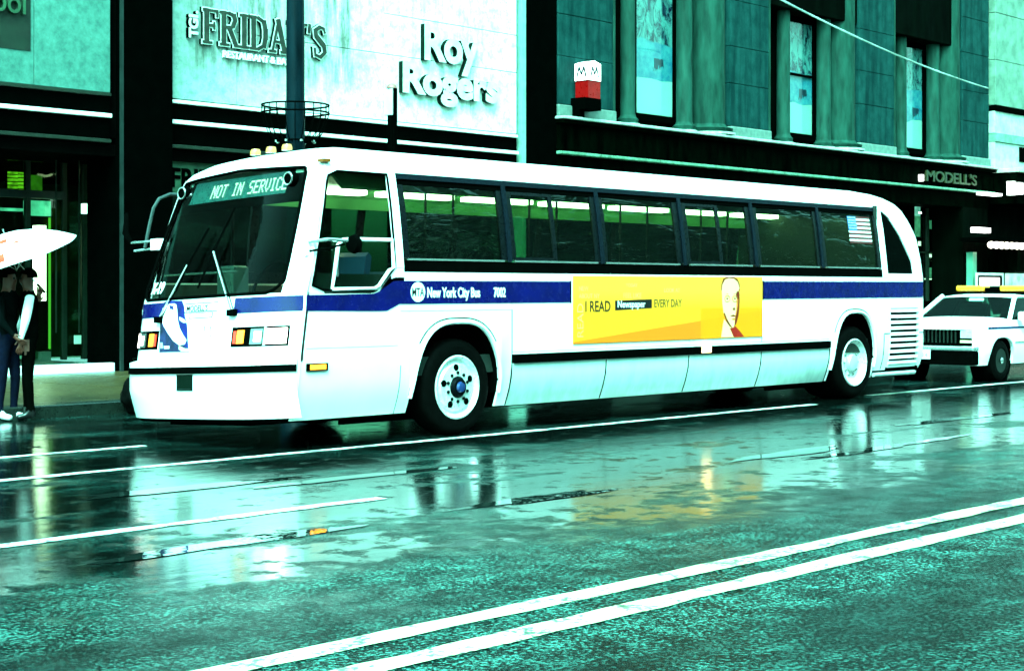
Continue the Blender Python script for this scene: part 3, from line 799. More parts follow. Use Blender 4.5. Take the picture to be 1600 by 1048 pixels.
# ------------------------------------------------------------------ buildings across the street (seen only mirrored in glass and wet road)
opp_wall = M('brick_grey_render', (.10, .13, .11), .7, 0, .3, .4, 1.5, .2)
opp_lite = M('buff_stone', (.30, .34, .29), .7, 0, .3, .3, 1.5, .2)
win_dk = M('dark_window', (.01, .015, .013), .1, 0, .6, .2, 2, 0)
def opposite(x0, x1, h, floors, cols, mat, label):
    o = empty('street_building', ((x0 + x1) / 2, -30, 0), label, 'building')
    MB().box(x0, x1, -38, -24, .12, h).build('wall', mat, o)
    MB().box(x0 - .15, x1 + .15, -38.2, -23.6, h, h + .5).build('cornice', stone_hi, o)
    MB().box(x0 + .5, x1 - .5, -24.0, -23.85, .6, 3.4).build('shop_front', win_dk, o)
    MB().box(x0, x1, -24.0, -23.7, 3.5, 4.2).build('fascia', bright_trim, o)
    fh = (h - 4.6) / floors; cw = (x1 - x0) / cols
    for f in range(floors):
        for c in range(cols):
            xa = x0 + cw * (c + .22); xb = x0 + cw * (c + .78); za = 4.8 + fh * (f + .12); zb = 4.8 + fh * (f + .78)
            wn = MB().box(xa, xb, -24.0, -23.93, za, zb).build('window', win_dk, o)
            MB().box(xa - .1, xb + .1, -24.0, -23.82, za - .14, za - .005).build('sill', opp_lite, wn)
opposite(-34, -14, 12, 3, 6, opp_lite, 'buff stone building across the street, three window storeys over shops')
opposite(-13.6, 6, 16, 4, 5, opp_wall, 'dark grey rendered building across the street, four window storeys')
opposite(6.4, 26, 11, 2, 5, opp_lite, 'low buff building across the street, two window storeys')
opposite(26.4, 60, 18, 5, 7, opp_wall, 'tallest grey building across the street, five window storeys')

# ------------------------------------------------------------------ the bus
import bisect
W2 = 1.22                       # half width
PZ = [.26, .40, .55, .75, 1.6, 1.9, 2.25, 2.58, 2.66, 2.72, 2.77, 2.82, 2.85, 2.87, 2.88]
PYI = [.11, .055, .015, 0, 0, .03, .075, .135, .165, .21, .28, .42, .62, .90, 1.22]
def interp(x, xs, ys):
    if x <= xs[0]: return ys[0]
    if x >= xs[-1]: return ys[-1]
    i = bisect.bisect_right(xs, x) - 1
    return ys[i] + (ys[i + 1] - ys[i]) * (x - xs[i]) / (xs[i + 1] - xs[i])
def yin(z): return interp(z, PZ, PYI)
def X0(z): return interp(z, [.26, .85, 1.4, 2.62, 2.70, 2.78, 2.84, 2.87, 2.88], [-2.40, -2.38, -2.30, -1.81, -1.73, -1.58, -1.35, -1.05, -.7])
def FP(t, z, off=0.0):
    hw = W2 - yin(z)
    # corner grows rounder toward the ends; off pushes outward
    return (X0(z) + interp(z, [1.3, 2.45], [.264, .13]) * abs(t) ** 5 + .02 * t * t - off * (1 - .55 * abs(t) ** 3), W2 + t * (hw + off * abs(t) ** 3 * .8), z)
def XFs(z): return FP(-1, z)[0]
XRT = ([.26, .5, 1.6, 1.9, 2.19, 2.40, 2.55, 2.64, 2.72, 2.78, 2.83, 2.86, 2.88], [9.33, 9.40, 9.35, 9.32, 9.26, 9.12, 8.97, 8.82, 8.58, 8.33, 8.0, 7.7, 7.3])
def XR(z): return interp(z, *XRT)
def zlist(z0, z1, step=.08):
    n = max(1, int(math.ceil((z1 - z0) / step)))
    return [z0 + (z1 - z0) * i / n for i in range(n + 1)]
bus = empty('city_bus', (3.5, W2, 0), 'white city bus with blue stripe, yellow advert and dark tinted windows', 'bus')

def side(name, z0, z1, xl, xr, off, th, mat, smooth=True, far=False, nx=1, step=.08, parent=None):
    """sheet on the flank between boundary curves xl(z), xr(z)"""
    P = []; Q = []
    for z in zlist(z0, z1, step):
        a, b_ = (xl(z) if callable(xl) else xl), (xr(z) if callable(xr) else xr)
        y = yin(z)
        f = (lambda q: 2 * W2 - q) if far else (lambda q: q)
        P.append([(a + (b_ - a) * i / nx, f(y - off), z) for i in range(nx + 1)])
        Q.append([(a + (b_ - a) * i / nx, f(y - off + th), z) for i in range(nx + 1)])
    return MB().solid(P, Q).build(name, mat, parent or bus, smooth, True)
def cols(name, xs, zb, zt, off, th, mat, nz=6, far=False):
    """sheet on the flank with bottom curve zb(x) and top curve zt(x)"""
    P = []; Q = []
    f = (lambda q: 2 * W2 - q) if far else (lambda q: q)
    for x in xs:
        a, b_ = zb(x), zt(x)
        P.append([(x, f(yin(a + (b_ - a) * j / nz) - off), a + (b_ - a) * j / nz) for j in range(nz + 1)])
        Q.append([(x, f(yin(a + (b_ - a) * j / nz) - off + th), a + (b_ - a) * j / nz) for j in range(nz + 1)])
    return MB().solid(P, Q).build(name, mat, bus, True, True)
def lin(a, b_, n): return [a + (b_ - a) * i / n for i in range(n + 1)]
AF, AR = (-.045, .635, 1.13), (7.50, .56, 1.155)          # wheel arches: centre, half width, top
def arch(x, A):
    u = abs(x - A[0]) / A[1]
    return .27 + (A[2] - .27) * max(0, 1 - u ** 2.9) ** (1 / 2.3)
BELT = 1.62
g_ = .005
def drvbot(x):                                           # lower edge of the driver's window
    return interp(x, [-1.20, -1.12, -.97, -.90], [1.445, 1.465, 1.62, 1.66]) if x > -1.2 else 1.445
for far in (False, True):
    n_ = ''
    side('front_corner_panel', .27, 1.415, XFs, -.72, 0, .03, white, True, far, 3)
    if far: side('front_corner_panel', 1.417, BELT, lambda z: XFs(z) + .02, -.72, 0, .03, white, True, True)
    else: cols('front_corner_panel', lin(-1.2, -.72, 16), lambda x: 1.416, lambda x: min(BELT, drvbot(x) - .028), 0, .03, white, 4)
    cols('wheel_arch_panel', [-.715] + [AF[0] - AF[1] * math.cos(math.pi * i / 28) for i in range(29)] + [.735], lambda x: arch(x, AF), lambda x: BELT, 0, .03, white, 7, far)
    for a, b_ in ((.74, 2.28), (2.28, 3.80), (3.80, 5.30), (5.30, 6.90)):
        cols('side_panel', [a + g_, b_ - g_], lambda x: .815, lambda x: BELT, 0, .03, white, 6, far)
    cols('wheel_arch_panel', [6.905] + [AR[0] - AR[1] * math.cos(math.pi * i / 28) for i in range(29)] + [8.075], lambda x: arch(x, AR), lambda x: BELT, 0, .03, white, 7, far)
    for a, b_ in ((.75, 2.28), (2.28, 3.80), (3.80, 5.30), (5.30, 6.88)):
        cols('skirt_panel', [a + g_, b_ - g_], lambda x: .265, lambda x: .695, -.004, .03, skirt_m, 8, far)
        side('rub_rail', .700, .785, a + .015, b_ - .008, .022, .03, black, True, far)
        side('rail_lip', .790, .810, a + .01, b_ - .005, .012, .03, white, True, far)
    # belt moulding and the painted cove over the windows are one with the roof
    # window band
    if far:
        side('window_sill_frame', BELT + .002, 1.74, -.78, 8.24, -.01, .03, frame_m, True, True)
        side('window_head_frame', 2.48, 2.575, -.78, 8.24, -.01, .03, frame_m, True, True)
        for k in range(7):
            xx = -.78 + k * 1.505
            side('window_post', 1.742, 2.478, xx, xx + .10, -.01, .03, frame_m, True, True)
        for k in range(6):
            xx = -.68 + k * 1.505
            side('window_pane', 1.742, 2.478, xx + .002, xx + 1.40, -.02, .006, glass_side, True, True)
        side('rear_quarter', BELT + .002, 2.575, 8.245, XR, 0, .03, white, True, True)
        side('door_pane', 1.625, 2.5, lambda z: XFs(z) + .06, -.80, -.02, .006, glass_ws, True, True)
        side('door_head', 2.502, 2.575, lambda z: XFs(z) + .03, -.79, 0, .03, white, True, True)
WIN = [(-.70, .62, None), (.83, 2.125, 1.455), (2.33, 3.615, None), (3.865, 5.095, 4.49), (5.335, 6.63, None), (6.845, 8.155, None)]
ZW0, ZW1 = 1.755, 2.47
side('window_sill_frame', BELT + .002, ZW0 - .022, -.785, 8.235, .0, .035, black)
side('window_head', 2.525, 2.578, -.785, 8.235, .004, .035, topframe, nx=12)
side('window_head_inner', ZW1, 2.523, -.785, 8.235, -.012, .03, black)
edges = [-.785] + [v for a, b_, _ in WIN for v in (a, b_)] + [8.235]
for k in range(7):
    a, b_ = edges[2 * k], edges[2 * k + 1]
    side('window_post', ZW0, ZW1 - .002, a, b_ - .0, -.004, .03, frame_m)
    if 0 < k < 6:
        mid = (a + b_) / 2
        side('window_post_cap', ZW0 - .02, 2.523, mid - .028, mid + .028, .012, .014, topframe)
for k, (a, b_, m) in enumerate(WIN):
    side('window_pane', ZW0, ZW1 - .001, a, b_, -.020, .006, glass_side, nx=3)
    side('window_sill', ZW0 - .020, ZW0 - .002, a - .02, b_ + .02, .008, .03, chrome)
    for q, z in ((a, 0), (b_, 0)):
        pass
    if m:
        side('sash_bar', ZW0 + .001, ZW1 - .003, m - .03, m + .03, -.008, .02, frame_m)
        side('sash_rail', ZW0 + .001, ZW0 + .03, a + .001, m - .031, -.006, .02, frame_m)
        side('sash_rail', ZW1 - .035, ZW1 - .003, a + .001, m - .031, -.006, .02, frame_m)
# driver's window, surround and vent
def drvL(z): return max(XFs(z) + .05, drvL0(z))
def drvL0(z): return interp(z, [1.445, 1.47, 1.50, 1.56, 1.95, 2.40, 2.48, 2.53, 2.56], [-1.80, -1.93, -1.97, -2.00, -1.90, -1.745, -1.70, -1.64, -1.53])
def drvR(z): return interp(z, [1.445, 1.465, 1.62, 1.66, 2.56], [-1.20, -1.12, -.97, -.905, -.90])
side('driver_window_pane', 1.447, 2.558, lambda z: drvL(z) - .05, drvR, -.028, .006, glass_ws, step=.03)
side('front_pillar', 1.418, 2.598, lambda z: XFs(z) + .005, lambda z: drvL(max(1.445, min(z, 2.56))) , 0, .03, white, step=.03)
MB().tube([(XFs(z), yin(z) + .004, z) for z in lin(.30, 2.60, 40)], .014, 6).build('corner_bead', white, bus, True, True)
side('window_pillar', 1.66, 2.598, -.898, -.79, .004, .03, white)
side('window_top_rail', 2.560, 2.600, -1.53, -.90, 0, .03, white)
side('lower_pillar_infill', 1.447, 1.66, drvR, -.79, 0, .03, white, step=.02)
P = [(drvL(z) , yin(z) - .004, z) for z in lin(1.447, 2.558, 24)] + [(drvR(z), yin(z) - .004, z) for z in lin(2.558, 1.447, 24)]
MB().tube(P, .011, 6, closed=True).build('window_seal', black, bus, True, True)
vent = [(-1.71, 1.455), (-1.655, 1.70), (-1.61, 1.87), (-1.555, 1.91), (-1.45, 1.92), (-.925, 1.925), (-.925, 1.66), (-.985, 1.635), (-1.125, 1.485), (-1.18, 1.462)]
MB().tube([(x, yin(z) - .002, z) for x, z in vent], .019, 6, closed=True).build('sliding_window_frame', white, bus, True, True)
MB().box(-1.66, -1.635, -.006, .02, 1.57, 1.70).build('window_latch', chrome, bus, shear=True)
# rear quarter: pillar, triangular window and outer skin
def qR(z): return interp(z, [1.675, 1.83, 2.19, 2.45, 2.53], [9.10, 9.08, 8.83, 8.58, 8.43])
side('rear_window_pillar', BELT + .002, 2.598, 8.245, 8.375, .004, .03, white)
side('quarter_window_pane', 1.676, 2.528, 8.376, qR, -.02, .006, M('black_glass', (.0006, .0012, .001), .05, 0, .08, .2, 2, .02), step=.04)
side('quarter_window_sill', BELT + .002, 1.674, 8.376, XR, 0, .03, white)
side('rear_corner_skin', 1.676, 2.528, qR, XR, 0, .03, white, step=.04)
side('rear_corner_skin', 2.530, 2.598, 8.376, XR, 0, .03, white, step=.03)
# roof: lofted over the profile from shoulder to shoulder
prof = [(yin(z), z) for z in zlist(2.600, 2.72, .03)] + [(a, b_) for a, b_ in zip(PYI, PZ) if b_ > 2.73]
ring = prof + [(2 * W2 - a, b_) for a, b_ in prof[-2::-1]]
def roofpt(y, z, s, inset=0):
    t = (y - W2) / (W2 - yin(z)) if yin(z) < W2 - .01 else 0
    xf = FP(max(-1, min(1, t)), z)[0] if abs(t) <= 1.001 else XFs(z)
    if z > 2.62:
        # front edge of the roof blends over the header
        tt = min(1.0, abs(y - W2) / (W2 * .865))
        xf = X0(z) + .24 * abs(tt) ** 5 * 1.1 + .02 * tt * tt
    xf = XFs(z)
    xr = XR(z) - .22 * abs((y - W2) / W2) ** 4
    if abs(t) > .98: xr = XR(z)
    return (xf + (xr - xf) * s, y, z - inset)
ss = [0, .02, .05, .1, .25, .5, .75, .9, 1]
P = [[roofpt(y, z, s) for s in ss] for y, z in ring]
Q = [[roofpt(y, z, s, .03) for s in ss] for y, z in ring]
MB().solid(P, Q).build('roof', white, bus, True, True, 50)
# rear end cap
zs = zlist(.30, 2.88, .06)
P = [[(XR(z) + (0 if abs(t) > .99 else .0) - .0 * t, W2 + t * (W2 - yin(z)), z) for t in lin(-1, 1, 10)] for z in zs]
for i, z in enumerate(zs):
    P[i] = [(XR(z) - .03 * abs(t) ** 6, W2 + t * (W2 - yin(z) - .002), z - (.004 if z > 2.6 else 0)) for t in lin(-1, 1, 10)]
Q = [[(x - .03, y, z) for x, y, z in r] for r in P]
MB().solid(P, Q).build('rear_end', white, bus, True, True)
# rear flank with louvred engine doors
def rearbot(x): return .30 + max(0, (x - 9.15)) * .35
cols('rear_side_panel', lin(8.08, 8.44, 3), lambda x: .36, lambda x: BELT, 0, .03, white, 8)
cols('rear_side_panel', lin(9.215, 9.35, 4), lambda x: .36 + max(0, x - 9.25) * .5, lambda x: BELT, 0, .03, white, 8)
cols('rear_side_panel', lin(8.44, 9.215, 6), lambda x: 1.20, lambda x: BELT, 0, .03, white, 4)
cols('rear_side_panel', lin(8.44, 9.215, 6), lambda x: .36, lambda x: .435, 0, .03, white, 3)
cols('rear_side_panel', lin(8.08, 9.35, 8), lambda x: .27, lambda x: BELT, 0, .03, white, 4, True)
MB().box(8.40, 9.30, .06, .10, .32, 1.22).build('louvre_backing', seam, bus, shear=True)
sl = [1.165, 1.085, 1.005, .925, .845, .765, .685, .605, .525, .455]
for z in sl:
    P = [[(x, yin(z) - .006 + .0, z + .024), ] for x in (8.44, 9.215)]
    mb = MB()
    yy = yin(z)
    mb.prism([(yy - .010, z - .018), (yy + .004, z - .022), (yy + .045, z + .016), (yy + .045, z + .026), (yy - .006, z + .022)], lambda u, v, w_: (w_, u, v), 8.435, 9.22)
    mb.build('louvre_slat', white, bus, shear=True)
side('door_seam', .850, .862, 8.27, 9.36, .003, .01, black)
side('door_seam', .37, .85, 8.262, 8.274, .003, .01, black)
MB().tube([(8.08, .06, .30), (9.20, .06, .30)], .028, 8).build('rear_bumper_rail', skirt_m, bus, True)
# wheel arch lips, wells
for A in (AF, AR):
    pts = [(A[0] - A[1] * math.cos(math.pi * i / 40) * .995, z_) for i in range(41) for z_ in [arch(A[0] - A[1] * math.cos(math.pi * i / 40) * .995, A)]]
    MB().tube([(x, yin(z) - .012, z + .004) for x, z in pts], .022, 6).build('wheel_arch_lip', white, bus, True, True)
    MB().tube([(A[0] + (x - A[0]) * 1.06, yin(z) - .002, z + .042) for x, z in pts if z > .85], .006, 5).build('wheel_arch_seam', black, bus, True, True)
    P = [[(x, y, z) for x, z in pts] for y in (.03, 1.0)]
    Q = [[(A[0] + (x - A[0]) * 1.03, y, z + .03) for x, z in pts] for y in (.03, 1.0)]
    MB().solid(P, Q).build('wheel_well', seam, bus, True, True)
    MB().box(A[0] - A[1] - .02, A[0] + A[1] + .02, 1.0, 1.05, .10, 1.2).build('well_back_light_stop', seam, bus)  # well back, carried low to block light under the bus
    MB().box(A[0] - A[1] - .02, A[0] + A[1] + .02, 1.45, 1.50, .10, 1.2).build('well_back_light_stop', seam, bus)  # second wall added only to block that light
# underbody between the wheels
for a, b_ in ((-2.2, -.75), (.72, 6.88), (8.08, 9.2)):
    MB().box(a, b_, .16, 2 * W2 - .16, .26, .60).build('underbody', seam, bus, shear=True)
    MB().box(a + .15, b_ - .05, .75, 2 * W2 - .45, .13 + SHEAR * 2, .259).build('underfloor_light_block', seam, bus, shear=True)  # boxes added to block light passing under the bus
MB().tube([(-.0, .5, .48), (0, 2.0, .48)], .09, 10).build('axle', seam, bus, True)
MB().tube([(7.55, .5, .48), (7.55, 2.0, .48)], .12, 10).build('axle', seam, bus, True)
# wheels
TR = .485
def wheel(x, y, near, rear):
    sgn = 1 if near else -1
    wroot = empty('wheel', (x - bus.location.x, y - bus.location.y, TR - bus.location.z)); wroot.parent = bus
    def L(prof, name, mat, n=40, c=(0, 0, 0)):
        mb = MB().lathe([(r, h * sgn) for r, h in prof], (x + c[0], y + c[1] * sgn, TR + c[2]), 'Y', n, name not in ('tyre', 'rim'))
        return mb.build(name, mat, wroot, True)
    wd = .27 if not rear else .58
    L([(.302, .10), (.305, .025), (.32, .004), (.40, -.004), (.455, .012), (.478, .045), (.485, .10), (.485, wd - .06), (.47, wd), (.31, wd)], 'tyre', tyre_m)
    if not rear:
        L([(.30, .030), (.318, .004), (.304, -.004), (.285, .016), (.268, .040), (.245, .036), (.225, .012), (.10, .002), (.10, .10), (.30, .10)], 'rim', alu)
        for k in range(10):
            a = 2 * math.pi * (k + .5) / 10
            L([(.012, -.012), (.017, -.008), (.017, .02)], 'lug_nut', M('dark_nut', (.004, .006, .006), .4, .1, .15), 8, (.143 * math.cos(a), .0, .143 * math.sin(a)))
        L([(.03, -.040), (.085, -.036), (.108, -.006), (.11, .03)], 'hub', M('hub_dark', (.002, .003, .004), .4, 0, .1), 20)
        L([(.01, -.068), (.045, -.062), (.058, -.034)], 'hub_cap', M('hub_blue', (.015, .04, .16), .15, .2, .6), 16)
        for k in range(5):
            a = 2 * math.pi * (k + .32) / 5
            L([(.012, .003), (.034, .0035), (.036, .02)], 'hand_hole_disc', seam, 12, (.195 * math.cos(a), .0, .195 * math.sin(a)))  # flush dark discs; the shade of the holes is only their colour
    else:
        L([(.30, .035), (.318, .0), (.304, -.010), (.288, .01), (.262, .04), (.235, .060), (.19, .068), (.05, .070), (.05, .25), (.30, .25)], 'rim', alu)
        L([(.05, .0), (.10, .01), (.112, .03), (.115, .08)], 'hub', M('hub_steel', (.55, .62, .58), .35, .3), 20)
        for k in range(10):
            a = 2 * math.pi * k / 10
            L([(.013, .045), (.017, .05), (.017, .08)], 'lug_nut', reflector, 8, (.165 * math.cos(a), 0, .165 * math.sin(a)))
wheel(0, .055, True, False)
wheel(7.587, .055, True, True)
wheel(0, 2 * W2 - .055, False, False)
wheel(7.587, 2 * W2 - .055, False, True)

# ---- front: mask, bumper, windscreen
def front(name, t0, t1, z0, z1, off, th, mat, nt=12, nz=6, zf0=None, zf1=None, parent=None):
    P = []; Q = []
    for j in range(nz + 1):
        r1 = []; r2 = []
        for i in range(nt + 1):
            t = t0 + (t1 - t0) * i / nt
            a = zf0(t) if zf0 else z0; b_ = zf1(t) if zf1 else z1
            z = a + (b_ - a) * j / nz
            r1.append(FP(t, z, off)); q = FP(t, z, off); r2.append((q[0] + th, q[1], q[2]))
        P.append(r1); Q.append(r2)
    return MB().solid(P, Q).build(name, mat, parent or bus, True, True)
front('front_mask', -1, 1, .80, 1.430, 0, .04, white, 40, 8)
for s in (-1, 1):
    front('windscreen_pillar', s * .855, s * 1.0, 1.432, 2.62, 0, .02, white, 6, 16)
    front('pillar_trim', s * .85, s * .985, 1.40, 2.60, -.024, .03, seam, 6, 12)
front('windscreen_header', -1, 1, 2.60, 2.70, .004, .04, white, 30, 3, lambda t: 2.595 + .05 * (1 - min(1, abs(t) / .8)) if abs(t) < .8 else 2.60, None)
front('roof_nose', -1, 1, 2.698, 2.878, 0, .03, white, 30, 12)
def wsb(t): return 1.436 + (.10 * max(0, (abs(t) - .74) / .11) ** 2)
front('windscreen_pane', -.852, .852, 1.436, 2.62, -.018, .008, glass_ws, 24, 14, wsb, None)
P = [FP(t, wsb(t), .004) for t in lin(-.852, .852, 30)] + [FP(.852, z, .004) for z in lin(1.56, 2.55, 8)] + [FP(t, 2.60 + .045 * (1 - min(1, abs(t) / .8)), .004) for t in lin(.83, -.83, 20)] + [FP(-.852, z, .004) for z in lin(2.55, 1.56, 8)]
MB().tube(P, .016, 6, closed=True).build('windscreen_seal', black, bus, True, True)
# bumper
def BP(t, z, off=0.0):
    q = FP(t, .6, 0)
    bulge = .125 * (1 - .75 * abs(t) ** 4)
    tuck = .0 if z > .55 else (.55 - z) * .28
    return (q[0] - bulge - off * (1 - .6 * abs(t) ** 3) + tuck, W2 + t * (W2 + .012 + off * abs(t) ** 3 - tuck * .25 * abs(t)), z)
def bumper(name, t0, t1, z0, z1, off, th, mat, nt=30, nz=6):
    P = [[BP(t0 + (t1 - t0) * i / nt, z, off) for i in range(nt + 1)] for z in lin(z0, z1, nz)]
    Q = [[(x + th, y + (th if t_ < 0 else -th) * (abs(t_) > .9), z) for (x, y, z), t_ in zip(r, lin(t0, t1, nt))] for r in P]
    return MB().solid(P, Q).build(name, mat, bus, True, True)
bumper('front_bumper', -1, 1, .30, .83, 0, .10, white, 40, 8)
P = [[BP(t, .832) for t in lin(-1, 1, 30)], [FP(t, .855, -.02) for t in lin(-1, 1, 30)]]
Q = [[(x, y, z - .03) for x, y, z in r] for r in P]
MB().solid(P, Q).build('bumper_top', white, bus, True, True)
bumper('bumper_strip', -.995, .995, .722, .785, .018, .03, black, 40, 2)
bumper('bumper_valance', -.93, .93, .265, .298, -.05, .10, seam, 24, 2)
bumper('plate_recess', -.165, .03, .565, .715, .006, .02, M('plate_recess_paint', (.002, .006, .004), .5, 0, .1), 4, 3)
bumper('plate_recess_edge', -.15, .015, .572, .582, .012, .01, trim, 4, 1)
# headlamp clusters: near ones wrap the corner
for s in (1, -1):
    def F2(name, a, b_, z0, z1, off, th, mat): return front(name, s * a, s * b_, z0, z1, off, th, mat, 6, 3)
    cl = front('headlamp_cluster', s * -.93, s * -.46, .955, 1.135, .006, .02, black, 10, 4)
    for nm, a, b_, z0, z1, mat in (('turn_signal', -.515, -.485, .985, 1.10, red_lens), ('turn_signal', -.59, -.525, .985, 1.105, amber), ('headlamp', -.755, -.655, .975, 1.115, reflector), ('headlamp', -.915, -.785, .975, 1.115, lamp_w), ('lamp_divider', -.782, -.765, .96, 1.13, chrome)):
        o = front(nm, s * a, s * b_, z0, z1, .016, .014, mat, 4, 3, parent=cl)
    o = front('headlamp', s * -.745, s * -.69, 1.0, 1.09, .020, .012, lamp_w, 4, 3, parent=cl)
# blue stripe round the front corner and along the side
stripe_z0, stripe_z1 = 1.262, 1.402
front('blue_stripe', -1.0, -.45, stripe_z0, stripe_z1, .005, .004, blue, 12, 2)
front('blue_stripe', .42, .985, stripe_z0, stripe_z1, .005, .004, blue, 12, 2)
def sxz(name, poly, off, th, mat, parent=None):
    mb = MB()
    n = len(poly)
    vs = [(x, yin(z) - off, z) for x, z in poly] + [(x, yin(z) - off + th, z) for x, z in poly]
    mb.add(vs, [tuple(range(n)), tuple(range(2 * n - 1, n - 1, -1))] + [(i, (i + 1) % n, (i + 1) % n + n, i + n) for i in range(n)])
    return mb.build(name, mat, parent or bus, False, True)
sxz('blue_stripe', [(XFs(stripe_z0), stripe_z0), (-1.16, 1.250), (-1.13, 1.432), (-1.2, 1.413), (XFs(stripe_z1), stripe_z1)], .005, .004, blue)
sxz('blue_stripe', [(-1.16, 1.250), (-1.02, 1.252), (-.86, 1.315), (-.86, 1.535), (-.93, 1.532), (-1.13, 1.432)], .005, .004, blue)
sxz('blue_stripe', [(-.86, 1.315), (1.655, 1.318), (1.655, 1.540), (-.86, 1.535)], .005, .004, blue)
sxz('blue_stripe', [(5.335, 1.338), (9.34, 1.350), (9.34, 1.565), (5.335, 1.555)], .005, .004, blue)
sxz('stripe_border', [(5.315, 1.330), (5.334, 1.330), (5.334, 1.562), (5.315, 1.562)], .0055, .004, black)
sxz('stripe_border', [(1.656, 1.312), (1.678, 1.312), (1.678, 1.546), (1.656, 1.546)], .0055, .004, black)
# seams on the flank
for xk in (.745, 2.28, 3.80, 5.30, 6.885): side('panel_seam', .27, .692, xk - .006, xk + .006, .002, .008, black)
for xk in (.742, 5.30): side('panel_seam', .815, 1.25, xk - .003, xk + .003, .002, .008, seam)
side('panel_seam', .918, .926, -2.02, -.88, .002, .006, skirt_m)
side('panel_seam', .27, .73, -.842, -.834, .002, .006, trim)
side('panel_seam', 1.246, 1.254, -.84, .74, .002, .006, skirt_m)
# lettering
flank = lambda off: (lambda x0, z0: (lambda u, v, w_: (x0 + u, yin(z0 + v) - off - w_, z0 + v)))
FL = flank(.0095)
MB().lathe([(.0, -.009), (.096, -.009), (.096, -.004)], (-.615, 0, 1.428), 'Y', 32).build('emblem_disc', printw, bus, shear=True)
text('emblem_lettering', 'MTA', .115, FL(-.700, 1.388), printk, bus, .001, .002, sx=.70, shear=True)
text('lettering', 'New York City Bus', .135, FL(-.495, 1.378), printw, bus, .001, .004, sx=.695, shear=True)
text('lettering', '7002', .135, FL(.455, 1.378), printw, bus, .001, .004, sx=.66, shear=True)
# advert panel
def _ad():
    m, t, b = nodes('yellow_advert_print')
    g = t.nodes.new('ShaderNodeNewGeometry'); sp = t.nodes.new('ShaderNodeSeparateXYZ'); t.links.new(g.outputs['Position'], sp.inputs[0])
    X, Z = sp.outputs[0], sp.outputs[2]
    n = noise(t, pos(t), 9, 4)
    c = mixc(t, ramp(t, math_n(t, 'ADD', Z, math_n(t, 'MULTIPLY', n, .1)), (.0, 0), (1.0, 1)), (.90, .27, .006), (.92, .30, .012))
    # printed bands: darker ochre sweep at the bottom, deep yellow block at the right
    sweep = math_n(t, 'SUBTRACT', math_n(t, 'ADD', math_n(t, 'MULTIPLY', math_n(t, 'SUBTRACT', X, 1.7), .085), .90), Z)
    c = mixc(t, ramp(t, sweep, (.0, 0), (.01, .8)), c, (.85, .115, .003))
    right = math_n(t, 'MULTIPLY', ramp(t, math_n(t, 'SUBTRACT', X, 4.0), (.0, 0), (.02, 1)), ramp(t, math_n(t, 'SUBTRACT', 1.24, Z), (.0, 0), (.01, 1)))
    c = mixc(t, math_n(t, 'MULTIPLY', right, .9), c, (.94, .21, .0008))
    top = ramp(t, math_n(t, 'SUBTRACT', Z, 1.24), (.0, 0), (.2, .55))
    c = mixc(t, top, c, (.93, .32, .05))
    t.links.new(c, b.inputs['Base Color']); b.inputs['Roughness'].default_value = .35
    return m
ad = sxz('advert_panel', [(1.70, .872), (5.30, .880), (5.30, 1.606), (1.70, 1.60)], .012, .010, _ad())
FA = flank(.0135)
text('advert_lettering', 'I READ', .165, FA(1.89, 1.215), M('brown_black_print', (.02, .012, .004), .4), ad, .0006, .002, sx=.88, shear=True)
text('advert_lettering', 'EVERY DAY', .128, FA(3.11, 1.255), M('brown_print', (.09, .06, .01), .4), ad, .0006, .001, sx=.80, shear=True)
sxz('advert_masthead', [(2.41, 1.225), (3.07, 1.245), (3.07, 1.345), (2.41, 1.330)], .0134, .001, printk, ad)
text('masthead_lettering', 'Newspaper', .105, FA(2.45, 1.256), printw, ad, .0009, .002, sx=1.02, shear=True)
faint = M('faint_cream_print', (.93, .42, .12), .4)
for k, (s_, x0, z0, sz) in enumerate([('READ', 1.745, .93, .15), ('NEW', 1.79, 1.44, .07), ('ABOUT NY', 1.79, 1.36, .07), ('FEEL LIKE', 2.55, 1.36, .08), ('LOOK AT', 3.3, 1.42, .07), ('TODAY', 2.6, 1.48, .06)]):
    if s_ == 'READ':
        text('faint_lettering', s_, sz, (lambda x0, z0: lambda u, v, w_: (x0 + .12 - v, yin(z0 + u) - .0135 - w_, z0 + u))(x0, z0), faint, ad, .0004, 0, shear=True)
    else:
        text('faint_lettering', s_, sz, FA(x0, z0), faint, ad, .0004, 0, shear=True)
# printed portrait on the advert: flat layers of ink
def ell(cx, cz, rx, rz, n=26, a0=0, a1=360): return [(cx + rx * math.cos(R(a0 + (a1 - a0) * i / (n - (0 if a1 - a0 < 360 else 0)))), cz + rz * math.sin(R(a0 + (a1 - a0) * i / n))) for i in range(n)]
skin_p = M('pale_skin_print', (.95, .55, .24), .4, 0, .3, .1, 6, 0); shade_p = M('red_brown_print', (.22, .018, .003), .4, 0, .3, .4, 14, 0); warm_p = M('amber_print', (.70, .14, .02), .4, 0, .3, .3, 14, 0); redp = M('red_print', (.42, .01, .004), .4, 0, .3, .2, 8, 0)
fo = .0128
sxz('portrait_hair', [(4.42, 1.44), (4.43, 1.52), (4.47, 1.585), (4.54, 1.602), (4.68, 1.602), (4.76, 1.58), (4.80, 1.53), (4.815, 1.44)], fo, .0006, shade_p, ad)
sxz('portrait_neck', [(4.48, 1.10), (4.60, 1.02), (4.75, .98), (4.85, .885), (4.42, .885), (4.45, 1.0)], fo, .0006, skin_p, ad)
sxz('portrait_shirt', [(4.60, .99), (4.72, 1.01), (4.80, .96), (4.90, .884), (4.68, .884)], fo + .0003, .0006, redp, ad)
